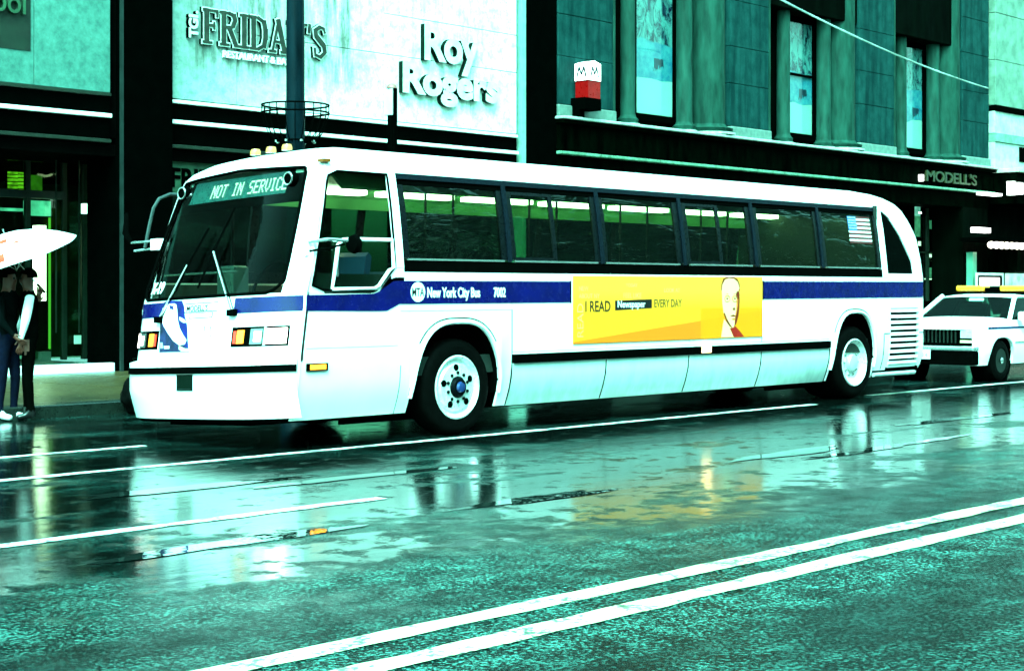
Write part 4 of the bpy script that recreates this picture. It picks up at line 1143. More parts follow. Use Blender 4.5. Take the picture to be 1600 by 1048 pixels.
sxz('portrait_face', [(4.435, 1.44), (4.445, 1.51), (4.50, 1.572), (4.58, 1.59), (4.68, 1.585), (4.765, 1.545), (4.80, 1.47), (4.805, 1.36), (4.80, 1.25), (4.775, 1.13), (4.73, 1.04), (4.66, .995), (4.60, 1.01), (4.53, 1.07), (4.47, 1.17), (4.445, 1.30)], fo + .0006, .0006, skin_p, ad)
sxz('portrait_shade', [(4.805, 1.36), (4.80, 1.25), (4.775, 1.13), (4.73, 1.04), (4.69, 1.01), (4.705, 1.08), (4.74, 1.17), (4.77, 1.26), (4.785, 1.36)], fo + .0009, .0004, shade_p, ad)
sxz('portrait_shade', [(4.47, 1.17), (4.53, 1.07), (4.60, 1.01), (4.66, .995), (4.61, 1.035), (4.545, 1.10), (4.49, 1.18)], fo + .0009, .0004, shade_p, ad)
sxz('portrait_shade', [(4.80, 1.47), (4.805, 1.30), (4.785, 1.17), (4.75, 1.07), (4.70, 1.02), (4.70, 1.10), (4.73, 1.20), (4.74, 1.32), (4.765, 1.42)], fo + .0008, .0004, warm_p, ad)
sxz('portrait_ear', ell(4.765, 1.385, .038, .05), fo + .0009, .0004, shade_p, ad)
for ex in (4.545, 4.705):
    MB().tube([(x, yin(z) - fo - .002, z) for x, z in ell(ex, 1.345, .055, .036)], .0035, 4, closed=True).build('portrait_glasses', warm_p, ad, True, True)
    sxz('portrait_eye', ell(ex, 1.345, .022, .010, 12), fo + .001, .0004, shade_p, ad)
    sxz('portrait_brow', [(ex - .045, 1.392), (ex, 1.405), (ex + .045, 1.392), (ex, 1.396)], fo + .001, .0004, warm_p, ad)
sxz('portrait_nose', [(4.655, 1.215), (4.69, 1.20), (4.715, 1.215), (4.70, 1.24), (4.67, 1.235)], fo + .001, .0004, shade_p, ad)
sxz('portrait_mouth', [(4.60, 1.135), (4.67, 1.155), (4.745, 1.13), (4.67, 1.128)], fo + .001, .0004, shade_p, ad)
sxz('portrait_mouth', [(4.63, 1.10), (4.675, 1.112), (4.725, 1.10), (4.675, 1.085)], fo + .001, .0004, warm_p, ad)
# flag decal inside the last window
fz0, fz1, fx0, fx1 = 2.075, 2.44, 7.50, 8.07
n7 = 13
for k in range(n7):
    z0 = fz1 - (fz1 - fz0) * (k + 1) / n7; z1 = fz1 - (fz1 - fz0) * k / n7
    a = fx0 + (.215 if k < 7 else 0)
    side('flag_stripe', z0 + .0005, z1 - .0005, a, fx1, -.013, .004, M('flag_red', (.10, .004, .006), .4) if k % 2 == 0 else M('flag_white', (.85, .82, .80), .4))
side('flag_canton', fz1 - (fz1 - fz0) * 7 / 13, fz1, fx0, fx0 + .214, -.013, .004, M('flag_blue', (.03, .12, .30), .4))
for r_ in range(5):
    for c_ in range(6):
        zc = fz1 - .018 - r_ * .036; xc = fx0 + .022 + c_ * .034
        side('flag_star', zc - .006, zc + .006, xc - .007, xc + .007, -.0125, .002, printw)
# poster on the nose
po = front('front_advert', -.31, .44, .925, 1.388, .006, .004, M('white_advert_print', (.86, .86, .86), .4, 0, .3, .05, 8, 0), 12, 8)
# blue ground with sole and shoe drawn on it
def fpoly(name, poly, off, mat, parent):
    n = len(poly)
    vs = [FP(t, z, off) for t, z in poly] + [FP(t, z, off - .0015) for t, z in poly]
    return MB().add(vs, [tuple(range(n)), tuple(range(2 * n - 1, n - 1, -1))] + [(i, (i + 1) % n, (i + 1) % n + n, i + n) for i in range(n)]).build(name, mat, parent, False, True)
bl2 = M('poster_blue_print', (.003, .006, .12), .4, 0, .3, .7, 9, 0)
dk2 = M('poster_dark_print', (.010, .014, .06), .4, 0, .3, .8, 16, 0)
fpoly('poster_blue', [(.455, 1.40), (.46, 1.30), (.42, .925), (.03, .925), (.06, 1.03), (.09, 1.17), (.14, 1.28), (.16, 1.36), (.20, 1.41), (.30, 1.415), (.40, 1.415)], .0095, bl2, po)
fpoly('poster_dark', [(.455, 1.22), (.42, .93), (.03, .93), (.08, .98), (.20, 1.0), (.34, 1.10)], .0112, dk2, po)
fpoly('poster_shoe', [(.44, 1.345), (.445, 1.25), (.40, 1.18), (.32, 1.10), (.24, 1.03), (.16, .99), (.09, .995), (.075, 1.035), (.13, 1.09), (.18, 1.15), (.215, 1.22), (.235, 1.30), (.26, 1.375), (.285, 1.385), (.30, 1.34), (.335, 1.33), (.36, 1.38), (.39, 1.375)], .0128, printw, po)
fpoly('poster_tongue', [(.305, 1.37), (.285, 1.33), (.315, 1.325)], .0142, bl2, po)
fpoly('poster_flash', [(.20, 1.255), (.14, 1.235), (.10, 1.20), (.14, 1.20), (.19, 1.225)], .0128, printw, po)
fpoly('poster_tag', [(.42, 1.02), (.385, 1.02), (.37, .965), (.41, .965)], .0128, M('pale_blue_print', (.3, .6, .75), .4, 0, .3, .1, 8, 0), po)
fpoly('poster_tag', [(.36, .985), (.29, .985), (.285, .96), (.35, .96)], .0128, printw, po)
fpoly('poster_sole', [(.16, .985), (.12, .97), (.08, .955), (.03, .955), (.03, .93), (.12, .93), (.16, .95)], .0128, M('cream_print', (.6, .6, .35), .4, 0, .3, .3, 12, 0), po)
FR_ = lambda t0, z0, off=.0105: (lambda u, v, w_: FP(t0 - u / W2, z0 + v, off + w_))
text('poster_lettering', "MODELL'S", .075, FR_(.125, 1.305), printk, po, .0006, .001, sx=.98, shear=True)
fpoly('poster_rule', [(.15, 1.298), (-.26, 1.302), (-.26, 1.294), (.15, 1.290)], .009, printk, po)
fpoly('poster_rule', [(.15, 1.378), (-.26, 1.380), (-.26, 1.373), (.15, 1.371)], .009, printk, po)
fpoly('poster_caption', [(.08, 1.285), (-.21, 1.287), (-.21, 1.235), (.08, 1.233)], .0085, printk, po)
fpoly('poster_caption_fill', [(.07, 1.278), (-.20, 1.280), (-.20, 1.242), (.07, 1.240)], .0102, printw, po)
for k, s_ in enumerate(('I', 'I', 'E', 'E')):
    for j in range(3):
        text('poster_lettering', s_ if j == 0 else '-=', .055 if j == 0 else .04, FR_(.03 - k * .075, 1.12 - j * .07, .009), printk, po, .0005, 0, shear=True)
text('fleet_number', '7002', .075, FR_(.955, 1.30, .007), printw, bus, .0006, .001, sx=.7, shear=True)
# destination sign with lit dots behind the glass
sgn = front('destination_sign', -.62, .72, 2.375, 2.585, -.075, .05, M('sign_box_teal', (.02, .09, .09), .3, 0, .5, .7, 14, .1, emit=(.03, .30, .28), es=.22), 16, 3)
FONT = {'N': '10001 11001 10101 10101 10011 10001 10001', 'O': '01110 10001 10001 10001 10001 10001 01110', 'T': '11111 00100 00100 00100 00100 00100 00100', 'I': '01110 00100 00100 00100 00100 00100 01110',
        'S': '01111 10000 10000 01110 00001 00001 11110', 'E': '11111 10000 10000 11110 10000 10000 11111', 'R': '11110 10001 10001 11110 10100 10010 10001', 'V': '10001 10001 10001 10001 10001 01010 00100', 'C': '01110 10001 10000 10000 10000 10001 01110', ' ': '00000 ' * 7}
mb = MB(); tcur = .395
dot = .0175
for ch in 'NOT IN SERVICE':
    rows = FONT[ch].split()
    for r_ in range(7):
        for c_ in range(5):
            if rows[r_][c_] == '1':
                t = tcur - c_ * dot / W2 * .86; z = 2.535 - r_ * .0185
                q = [FP(t, z, -.066), FP(t - .0115, z, -.066), FP(t - .0115, z - .0155, -.066), FP(t, z - .0155, -.066)]
                mb.add(q + [(x + .003, y, z_) for x, y, z_ in q], [(0, 1, 2, 3), (7, 6, 5, 4), (0, 4, 5, 1), (1, 5, 6, 2), (2, 6, 7, 3), (3, 7, 4, 0)])
    tcur -= 6 * dot / W2 * .86
mb.build('lit_lettering', emission('sign_dots_lit', (.45, 1, .65), 1.0), sgn, False, True)
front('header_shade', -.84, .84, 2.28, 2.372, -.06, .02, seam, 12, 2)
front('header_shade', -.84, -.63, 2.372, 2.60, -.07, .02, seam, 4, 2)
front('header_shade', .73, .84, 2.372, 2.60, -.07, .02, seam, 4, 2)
for t in (-.70, .80):
    q = FP(t, 2.50, .02)
    MB().lathe([(.03, -.012), (.062, -.012), (.066, .0), (.07, .05)], q, 'X', 20).build('round_ventilator', black, bus, True, True)
    MB().lathe([(.050, -.020), (.060, -.022), (.064, -.012)], q, 'X', 20, False).build('ventilator_ring', chrome, bus, True, True)
    front('defroster_strip', t + (-.11 if t < 0 else -.075), t + (-.03 if t < 0 else -.05), 2.555, 2.585, -.03, .01, printw, 3, 1)
# wipers
def fp(t, z, off): return FP(t, z, off)
def wiper(tb, zb, tt, zt, t2, z2, t3, z3):
    wroot = empty('wiper', (0, 0, 0)); wroot.parent = bus
    MB().tube([fp(tb, zb, .03), fp(tt, zt, .05)], .010, 6).build('wiper_arm', chrome, wroot, True, True)
    MB().tube([fp(tb - .03, zb, .03), fp(tt - .02, zt, .045)], .006, 6).build('wiper_arm', black, wroot, True, True)
    MB().tube([fp(t2, z2, .03), fp((t2 + t3) / 2, (z2 + z3) / 2, .045), fp(t3, z3, .03)], .011, 6).build('wiper_blade', black, wroot, True, True)
    q = fp(tb, zb, .02)
    MB().box(q[0] - .03, q[0] + .03, q[1] - .05, q[1] + .05, q[2] - .03, q[2] + .03).build('wiper_motor', black, wroot, shear=True)
wiper(-.45, 1.27, -.05, 1.86, -.13, 2.28, .02, 1.52)
wiper(.46, 1.24, .24, 1.75, .14, 2.1, .30, 1.5)
MB().tube([FP(t, 1.655 + .02 * (t + .3), -.06) for t in lin(.66, -.30, 8)], .011, 6).build('dash_rail', chrome, bus, True, True)
text('route_card_lettering', 'X-19', .15, FR_(.735, 1.50, -.012), printw, bus, .001, .006, sx=.80, shear=True)
# clearance and marker lamps
for y in (.98, 1.22, 1.46):
    MB().lathe([(.015, .03), (.042, .025), (.052, .0), (.052, -.03)], (-1.42, y, 2.872), 'Z', 16).build('clearance_lamp', M('cream_amber_lens', (.62, .22, .06), .2, 0, .5, .1, 9, .05), bus, True, True)
MB().box(-1.71, -1.62, .12, .20, 2.635, 2.665).build('marker_lamp', M('brown_lens', (.20, .05, .005), .2), bus, shear=True)
side('marker_lamp', .715, .785, -2.02, -1.77, .018, .02, black)
side('marker_lamp_lens', .728, .772, -1.985, -1.80, .024, .02, amber)
side('marker_lamp', .715, .785, 4.02, 4.20, .030, .03, M('lit_amber_lens', (.8, .5, .2), .2, 0, .5, .1, 9, .05, emit=(1, .62, .22), es=3))
# mirrors
mr = empty('mirror', (0, 0, 0)); mr.parent = bus
a_ = FP(-.93, 1.88, .02)
MB().box(a_[0] - .02, a_[0] + .03, a_[1] - .06, a_[1] + .08, 1.76, 1.93).build('mirror_bracket', white, mr, shear=True)
MB().tube([(a_[0], a_[1] - .02, 1.88), (a_[0] + .10, -.12, 1.90), (a_[0] + .30, -.16, 1.89)], .016, 6).build('mirror_arm', chrome, mr, True, True)
MB().tube([(a_[0], a_[1] - .02, 1.80), (a_[0] + .12, -.10, 1.82), (a_[0] + .28, -.14, 1.86)], .011, 6).build('mirror_arm', black, mr, True, True)
MB().lathe([(.02, -.03), (.075, -.02), (.09, .02), (.07, .05), (.02, .06)], (a_[0] + .36, -.17, 1.86), 'X', 18).build('mirror_head', black, mr, True, True)
mr = empty('mirror', (0, 0, 0)); mr.parent = bus
a_ = FP(.95, 1.95, .02)
MB().box(a_[0] - .05, a_[0] + .05, a_[1] - .05, a_[1] + .07, 1.95, 2.06).build('mirror_bracket', white, mr, shear=True)
MB().tube([(a_[0], a_[1], 2.04), (a_[0] - .10, a_[1] + .33, 2.04)], .012, 6).build('mirror_arm', chrome, mr, True, True)
MB().tube([(a_[0], a_[1], 1.97), (a_[0] - .08, a_[1] + .30, 1.955)], .012, 6).build('mirror_arm', chrome, mr, True, True)
MB().tube([(a_[0] - .10, a_[1] + .33, 2.04), (a_[0] - .13, a_[1] + .38, 2.14), (a_[0] - .10, a_[1] + .40, 2.34)], [.02, .035, .02], 8).build('mirror_head', black, mr, True, True)
pts = [(a_[0] + dx, a_[1] + .16, 2.08 + dz) for dx, dz in [(-.05, -.10), (.0, .12), (.05, .30), (.12, .40), (.25, .45), (.42, .45)]]
MB().tube(pts, .018, 8).build('grab_rail', M('grey_rail', (.02, .03, .03), .3, .2), mr, True, True)
# ---- interior
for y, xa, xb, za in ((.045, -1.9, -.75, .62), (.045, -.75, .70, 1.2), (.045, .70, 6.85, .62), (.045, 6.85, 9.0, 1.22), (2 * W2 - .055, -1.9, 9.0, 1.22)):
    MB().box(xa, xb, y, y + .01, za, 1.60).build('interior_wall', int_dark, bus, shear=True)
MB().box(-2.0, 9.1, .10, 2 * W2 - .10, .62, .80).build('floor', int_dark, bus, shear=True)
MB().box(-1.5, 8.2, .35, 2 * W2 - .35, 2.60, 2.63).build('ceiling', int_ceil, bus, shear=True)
for y in (.50, 2 * W2 - .50):
    MB().prism([(y - .02, 2.60), (y + .02, 2.60), (y + (.17 if y > 1.2 else -.17), 2.42), (y + (.20 if y > 1.2 else -.20), 2.44)], lambda u, v, w_: (w_, u, v), -1.3, 8.3).build('advert_cove', int_ceil, bus, shear=True)
for k in range(7):
    x0 = -.85 + k * 1.34
    for y in (.72, 1.72):
        MB().box(x0, x0 + 1.10, y - .07, y + .07, 2.535, 2.585).build('ceiling_lamp', tube_m, bus, shear=True)
MB().box(8.2, 8.25, .1, 2.34, .8, 2.6).build('rear_bulkhead', int_dark, bus, shear=True)
MB().box(-1.9, -.85, 2 * W2 - .14, 2 * W2 - .10, .8, 1.6).build('door_leaf', int_dark, bus, shear=True)
sc = MB().cbox(0, .42, -.22, .22, 1.13, 1.22, .03).build('seat_cushion', seat_m, bus)
sb = MB().prism([(.38, 1.18), (.46, 1.18), (.54, 1.72), (.50, 1.76), (.46, 1.72)], lambda u, v, w_: (u, w_, v), -.22, .22).build('seat_back', seat_m, bus)
for k in range(10):
    for y in (.36, .80, 1.66, 2.08):
        for src in (sc, sb):
            o = src.copy(); C.objects.link(o)
            o.parent = bus; o.location = (.35 + k * .76, y, -.02 - SHEAR * y)
for src in (sc, sb): src.location = (-1.45, .55, .05)
for x in (.9, 2.6, 4.3, 6.0):
    for y in (1.0, 1.42):
        MB().tube([(x, y, .8), (x, y, 2.6)], .016, 6).build('grab_pole', frame_m, bus, True, True)
front('dashboard', -.82, .82, 1.0, 1.40, -.25, .22, seam, 10, 3)
MB().tube([(-1.92 + .10 * math.sin(a), .62 + .23 * math.cos(a), 1.52 + .22 * math.sin(a)) for a in lin(0, 2 * math.pi, 24)[:-1]], .015, 6, closed=True).build('steering_wheel', black, bus, True, True)
MB().cbox(-1.72, -1.5, 1.45, 1.70, .8, 1.75, .02).build('fare_box', M('fare_box_grey', (.12, .16, .15), .3, .5), bus, shear=True)
MB().tube([(-1.4, 1.85, .8), (-1.4, 1.85, 2.6)], .018, 6).build('grab_pole', frame_m, bus, True, True)

# ------------------------------------------------------------------ street furniture
pm = M('blue_black_post_paint', (.002, .008, .012), .25, .1, .15, .6, 5, .1, streak=True)
lp = empty('lamp_post', (2.56, 5.55, .13), 'tall dark lamp post with empty wire flower basket behind the bus', 'lamp post')
MB().lathe([(.24, 0), (.24, .12), (.20, .18), (.19, .7), (.155, .8), (.135, 1.0), (.128, 3.0), (.115, 6.0), (.095, 9.4)], (2.56, 5.55, .13), 'Z', 24).build('pole', pm, lp, True)
MB().tube([(2.56, 5.55, 9.3), (2.50, 5.0, 9.9), (2.45, 3.8, 10.15), (2.44, 3.2, 10.15)], [.07, .06, .05, .04], 10).build('lamp_arm', pm, lp, True)
MB().lathe([(.02, .12), (.14, .08), (.20, 0), (.16, -.08), (.05, -.12)], (2.44, 3.0, 10.12), 'Z', 20).build('lamp_head', M('lamp_head_grey', (.3, .33, .31), .4), lp, True)
mb = MB()
rings = [(.445, 3.905), (.448, 3.80), (.42, 3.68), (.35, 3.52), (.26, 3.43)]
for r_, z in (rings[0], rings[1], rings[4]):
    mb.tube([(2.56 + r_ * math.cos(a), 5.55 + r_ * math.sin(a), z) for a in lin(0, 2 * math.pi, 36)[:-1]], .013, 6, closed=True)
for k in range(22):
    a = 2 * math.pi * k / 22
    mb.tube([(2.56 + r_ * math.cos(a), 5.55 + r_ * math.sin(a), z) for r_, z in rings] + [(2.56 + .12 * math.cos(a), 5.55 + .12 * math.sin(a), 3.42)], .007, 5)
mb.build('wire_basket', black, lp, True)
for k in range(8):
    a = 2 * math.pi * (k + .5) / 8
    MB().lathe([(.0, -.02), (.022, -.012), (.022, .012), (.0, .02)], (2.56 + .26 * math.cos(a), 5.55 + .26 * math.sin(a), 3.42), 'Z', 8).build('basket_bolt', chrome, lp, True)
bs_ = empty('bus_stop_sign', (4.28, 5.5, .13), 'slim stop pole with narrow blade sign seen almost edge-on behind the bus', 'sign')
MB().lathe([(.16, 0), (.15, .08), (.05, .12), (.045, 3.9)], (4.28, 5.5, .13), 'Z', 14).build('pole', blackp, bs_, True)
bevel(MB().box(4.22, 4.25, 5.44, 5.60, 3.90, 4.27).build('sign_blade', M('pale_sign_edge', (.55, .68, .6), .4), bs_), .006, 1)
bevel(MB().box(4.251, 4.33, 5.43, 5.57, 3.2, 4.28).build('sign_back', blackp, bs_), .01, 1)
MB().lathe([(.075, 4.28), (.07, 4.31), (.045, 4.34), (.0, 4.35)], (4.28, 5.50, 0), 'Z', 16).build('sign_cap', M('dull_red_cap', (.25, .08, .07), .4), bs_, True)

mm = empty('subway_lantern_sign', (14.75, 10.95, 5.08), 'white and red box lantern lettered M, bracketed on the stone ledge', 'sign')
MB().box(14.52, 14.94, 10.80, 11.17, 5.86, 6.22).build('lantern_white', M('opal_white', (.88, .88, .86), .3, 0, .4, .04, 5, 0, emit=(1, 1, .97), es=.55), mm)
MB().prism([(14.52, 6.222), (14.94, 6.222), (14.73, 6.28)], lambda u, v, w_: (u, w_, v), 10.80, 11.17).build('lantern_cap', M('opal_white'), mm)
MB().box(14.53, 14.93, 10.81, 11.16, 5.49, 5.845).build('lantern_red', M('opal_red', (.14, .001, .001), .3, 0, .3, .4, 7, 0, emit=(1, .0, .0), es=.04), mm)
MB().box(14.515, 14.945, 10.795, 11.175, 5.846, 5.859).build('lantern_band', blackp, mm)
MB().box(14.40, 14.95, 10.80, 11.18, 5.24, 5.488).build('lantern_base', blackp, mm)
MB().box(14.40, 14.58, 10.95, 11.19, 5.082, 5.238).build('bracket', blackp, mm)
lm = M('blue_grey_print', (.004, .015, .022), .4)
for side_ in (0, 1):
    mb = MB()
    for k, (p0, p1) in enumerate((((.06, 0), (.12, .22)), ((.12, .22), (.185, .05)), ((.185, .05), (.25, .22)), ((.25, .22), (.31, 0)))):
        d = Vector((p1[0] - p0[0], p1[1] - p0[1])).normalized(); n_ = Vector((-d.y, d.x)) * .021
        poly = [(p0[0] + n_.x, p0[1] + n_.y), (p1[0] + n_.x, p1[1] + n_.y), (p1[0] - n_.x, p1[1] - n_.y), (p0[0] - n_.x, p0[1] - n_.y)]
        if side_ == 0: mb.prism(poly, lambda u, v, w_: (14.545 + u, 10.80 - w_, 5.93 + v), .0, .004 + k * .0007)
        else: mb.prism(poly, lambda u, v, w_: (14.52 - w_, 11.17 - u, 5.93 + v), .0, .004 + k * .0007)
    mb.build('lantern_lettering', lm, mm)
mm.location.x += .48

# overhead cable from the lamp post to the store corner
a = Vector((2.56, 5.55, 9.35)); b_ = Vector((34.0, FY - .02, 7.42))
pts = []
for i in range(41):
    s_ = i / 40
    q = a.lerp(b_, s_); q.z -= 4 * .62 * s_ * (1 - s_)
    pts.append(q)
tag(MB().tube(pts, .022, 6).build('overhead_cable', M('painted_sheen_cable', (.7, .8, .75), .2, .2, .6, .95, .6, .05), None, True), 'thin wet overhead cable sagging from lamp post to stone store corner', 'cable')  # the metal's bright reflection is put into the pale, patchy colour

# rubbish bag at the kerb
bm = bmesh.new()
bmesh.ops.create_icosphere(bm, subdivisions=4, radius=1)
rnd = random.Random(5)
from mathutils import noise as mn
for v in bm.verts:
    n = mn.noise(v.co * 2.6) * .16 + mn.noise(v.co * 6) * .07
    v.co *= 1 + n
    k = max(0, v.co.z)
    v.co.x *= .20 * (1 - .45 * k * k); v.co.y *= .20 * (1 - .45 * k * k); v.co.z = v.co.z * .27 + .235
    if v.co.z < .01: v.co.z = .005
me = bpy.data.meshes.new('rubbish_bag'); bm.to_mesh(me); bm.free()
me.polygons.foreach_set('use_smooth', [True] * len(me.polygons))
bagm = M('black_plastic_bag', (.0012, .0014, .0012), .35, 0, .12, .3, 6, .3, 25)
bag = empty('rubbish_bag', (-.43, 4.83, 0), 'knotted black plastic rubbish bag at the kerb beside the bus nose', 'bag')
o = link_mesh('sack', me, bagm, bag)
MB().lathe([(.05, 0), (.025, .05), (.06, .12), (.075, .15), (.02, .13)], (-.43, 4.83, .50), 'Z', 12).build('knot', bagm, bag, True)

# ------------------------------------------------------------------ police car behind the bus
pc = empty('patrol_car', (14.5, 1.45, 0), 'white patrol car with yellow roof light bar stopped behind the bus', 'car')
CY, HW = 1.43, .93
cwhite = white
def ctop(x): return interp(x, [12.08, 12.2, 12.6, 13.3, 13.9, 15.5, 16.1, 16.9, 17.1], [.855, .90, .945, .995, 1.0, 1.0, 1.02, .98, .93])
def carch(x):
    z = .27
    for c in (12.88, 15.72):
        u = abs(x - c) / .43
        if u < 1: z = max(z, .27 + .43 * (1 - u ** 3) ** (1 / 2.2))
    return z
xs = sorted(set([12.10, 12.2, 12.3] + [12.88 - .43 * math.cos(math.pi * i / 24) for i in range(25)] + lin(13.4, 15.2, 8) + [15.72 - .43 * math.cos(math.pi * i / 24) for i in range(25)] + lin(16.2, 17.05, 6)))
def ysd(z): return interp(z, [.27, .45, .62, .80, 1.02], [.06, .015, 0, .012, .07])
for s in (-1, 1):
    P = []; Q = []
    for x in xs:
        a, b_ = carch(x), ctop(x) - .03
        en = max(0, 12.35 - x) * .35 + max(0, x - 16.8) * .3
        P.append([(x, CY + s * (HW - ysd(a + (b_ - a) * j / 8) - en), a + (b_ - a) * j / 8) for j in range(9)])
        Q.append([(x, CY + s * (HW - .05 - ysd(a + (b_ - a) * j / 8) - en), a + (b_ - a) * j / 8) for j in range(9)])
    MB().solid(P, Q).build('body_side', cwhite, pc, True)
    P = []
def lid(name, x0, x1, n):
    P = []; Q = []
    for x in lin(x0, x1, n):
        en = max(0, 12.35 - x) * .35 + max(0, x - 16.8) * .3
        hw = HW - .075 - en
        r = [(x, CY + t * hw, ctop(x) - .03 + .03 * (1 - abs(t) ** 6) + .02 * (1 - t * t)) for t in lin(-1, 1, 12)]
        P.append(r); Q.append([(a, b_, c - .03) for a, b_, c in r])
    MB().solid(P, Q).build(name, cwhite, pc, True)
lid('bonnet', 12.10, 13.36, 10)
lid('boot_lid', 15.9, 17.05, 8)
MB().box(12.6, 17.0, CY - HW + .1, CY + HW - .1, .25, .34).build('underbody', seam, pc)
MB().box(13.36, 15.95, CY - HW + .10, CY + HW - .10, .5, .93).build('cabin_tub', int_dark, pc)
MB().box(12.13, 12.2, CY - HW + .12, CY + HW - .12, .58, .85).build('nose', blackp, pc)
MB().box(12.085, 12.125, CY - HW + .13, CY + HW - .13, .83, .875).build('grille_header', cwhite, pc)
for k in range(16):
    y = CY - .50 + k * 1.0 / 15
    MB().box(12.105, 12.129, y - .008, y + .008, .62, .825).build('grille_bar', M('dark_grille', (.01, .02, .015), .3, .4), pc)
for s in (-1, 1):
    MB().cbox(12.085, 12.129, CY + s * .69 - .10, CY + s * .69 + .10, .70, .815, .01).build('headlamp', M('pale_headlamp', (.5, .68, .6), .1, .2, .6, .3, 20, .1), pc)
    MB().box(12.09, 12.129, CY + s * .69 - .10, CY + s * .69 + .10, .625, .665).build('side_lamp', M('cream_lens', (.6, .55, .3), .2), pc)
    MB().box(12.16, 12.30, CY + s * (HW - .10) - .02, CY + s * (HW - .10) + .02, .58, .84).build('wing_end', cwhite, pc)
bevel(MB().box(11.93, 12.12, CY - HW + .03, CY + HW - .03, .50, .575).build('bumper_bar', chrome, pc), .02, 2)
bevel(MB().box(11.95, 12.15, CY - HW + .05, CY + HW - .05, .28, .498).build('bumper', black, pc), .02, 2)
npl = bevel(MB().box(11.915, 11.945, CY - .16, CY + .16, .36, .50).build('number_plate', M('plate_white', (.75, .8, .75), .4), pc), .005, 1)
text('plate_lettering', '5 1 0 4', .085, lambda u, v, w_: (11.912 - w_, CY + .12 - u, .40 + v), M('plate_grey_print', (.3, .4, .36), .4), npl, .001)
bevel(MB().box(17.0, 17.2, CY - HW + .03, CY + HW - .03, .38, .56).build('bumper', chrome, pc), .02, 2)
MB().box(17.04, 17.06, CY - HW + .15, CY + HW - .15, .56, .93).build('tail_panel', red_lens, pc)
# greenhouse
def gh(y_s, x, z): return (x, CY + y_s, z)
RZ = 1.385
roofg = [[(x, CY + t * (.66 - .02 * abs(x - 14.6)), RZ - .035 * abs(t) ** 4 - .02 * ((x - 14.6) / .75) ** 4) for t in lin(-1, 1, 10)] for x in lin(13.88, 15.32, 10)]
MB().solid(roofg, [[(a, b_, c - .03) for a, b_, c in r] for r in roofg]).build('roof', cwhite, pc, True)
cg = glass('car_glass', (.45, .6, .54), 1.08, .02, .02, .35)
def quad(name, p4, th, mat, parent=None):
    n = (Vector(p4[1]) - Vector(p4[0])).cross(Vector(p4[3]) - Vector(p4[0])).normalized() * th
    MB().add(list(p4) + [tuple(Vector(q) + n for q in [p])[0] for p in p4], [(0, 1, 2, 3), (7, 6, 5, 4), (0, 4, 5, 1), (1, 5, 6, 2), (2, 6, 7, 3), (3, 7, 4, 0)]).build(name, mat, parent or pc)
quad('windscreen', [(13.34, CY - .78, .985), (13.34, CY + .78, .985), (13.90, CY + .60, 1.345), (13.90, CY - .60, 1.345)], .01, cg)
quad('rear_window', [(15.95, CY - .76, .99), (15.95, CY + .76, .99), (15.32, CY + .60, 1.345), (15.32, CY - .60, 1.345)], .01, cg)
for s in (-1, 1):
    MB().tube([(13.33, CY + s * .82, .985), (13.88, CY + s * .645, 1.35)], .038, 6).build('roof_pillar', cwhite, pc, True)
    MB().tube([(14.55, CY + s * .84, .98), (14.55, CY + s * .66, 1.36)], .035, 6).build('roof_pillar', blackp, pc, True)
    MB().tube([(15.98, CY + s * .82, .99), (15.34, CY + s * .64, 1.35)], .06, 6).build('roof_pillar', cwhite, pc, True)
    quad('door_window', [(13.42, CY + s * .835, .99), (14.52, CY + s * .845, .99), (14.52, CY + s * .665, 1.335), (13.95, CY + s * .655, 1.335)], .008, cg)
    quad('door_window', [(14.58, CY + s * .845, .99), (15.85, CY + s * .83, .99), (15.32, CY + s * .655, 1.335), (14.58, CY + s * .665, 1.335)], .008, cg)
    MB().box(13.30, 17.0, CY + s * (HW + .002) - .003, CY + s * (HW + .002) + .003, .60, .625).build('body_moulding', chrome, pc)
    MB().box(12.40, 16.9, CY + s * (HW - .018) - .004, CY + s * (HW - .018) + .004, .835, .868).build('blue_line', blue, pc)
    MB().cbox(13.42, 13.55, CY + s * .98 - .07, CY + s * .98 + .07, .97, 1.10, .02).build('door_mirror', cwhite, pc)
    MB().tube([(13.48, CY + s * .85, 1.0), (13.48, CY + s * .93, 1.03)], .02, 6).build('mirror_stalk', black, pc)
    for x in (14.53, 15.5):
        MB().box(x, x + .008, CY + s * (HW - .003) - .004, CY + s * (HW - .003) + .004, .36, .95).build('door_seam', black, pc)
    for x in (12.88, 15.72):
        wr = empty('wheel', (x - 14.5, CY + s * (HW - .13) - 1.45, .33)); wr.parent = pc
        y0 = CY + s * (HW - .03)
        MB().lathe([(.18, .03 * -s), (.20, 0), (.27, .0), (.32, -.03 * s), (.33, -.08 * s), (.33, -.18 * s), (.19, -.2 * s)], (x, y0, .33), 'Y', 30).build('tyre', tyre_m, wr, True)
        MB().lathe([(.19, -.01 * s), (.17, -.03 * s), (.10, -.02 * s), (.05, -.005 * s), (.02, .0)], (x, y0, .33), 'Y', 24).build('rim', M('dark_steel_rim', (.006, .012, .009), .35, .5), wr, True)
        MB().lathe([(.045, .01 * s), (.035, .02 * s), (.01, .024 * s)], (x, y0 - .003 * s, .33), 'Y', 12).build('hub', chrome, wr, True)
        MB().lathe([(.43, -.02 * s), (.43, -.30 * s), (.1, -.30 * s)], (x, CY + s * (HW - .06), .34), 'Y', 24, False).build('wheel_well', seam, wr, True)
MB().cbox(13.80, 13.84, CY - .13, CY + .13, 1.26, 1.31, .008).build('interior_mirror', bright_trim, pc)
for y in (CY - .38, CY + .38):
    MB().prism([(14.3, .75), (14.5, .75), (14.62, 1.18), (14.5, 1.22)], lambda u, v, w_: (u, w_, v), y - .25, y + .25).build('seat_back', int_dark, pc)
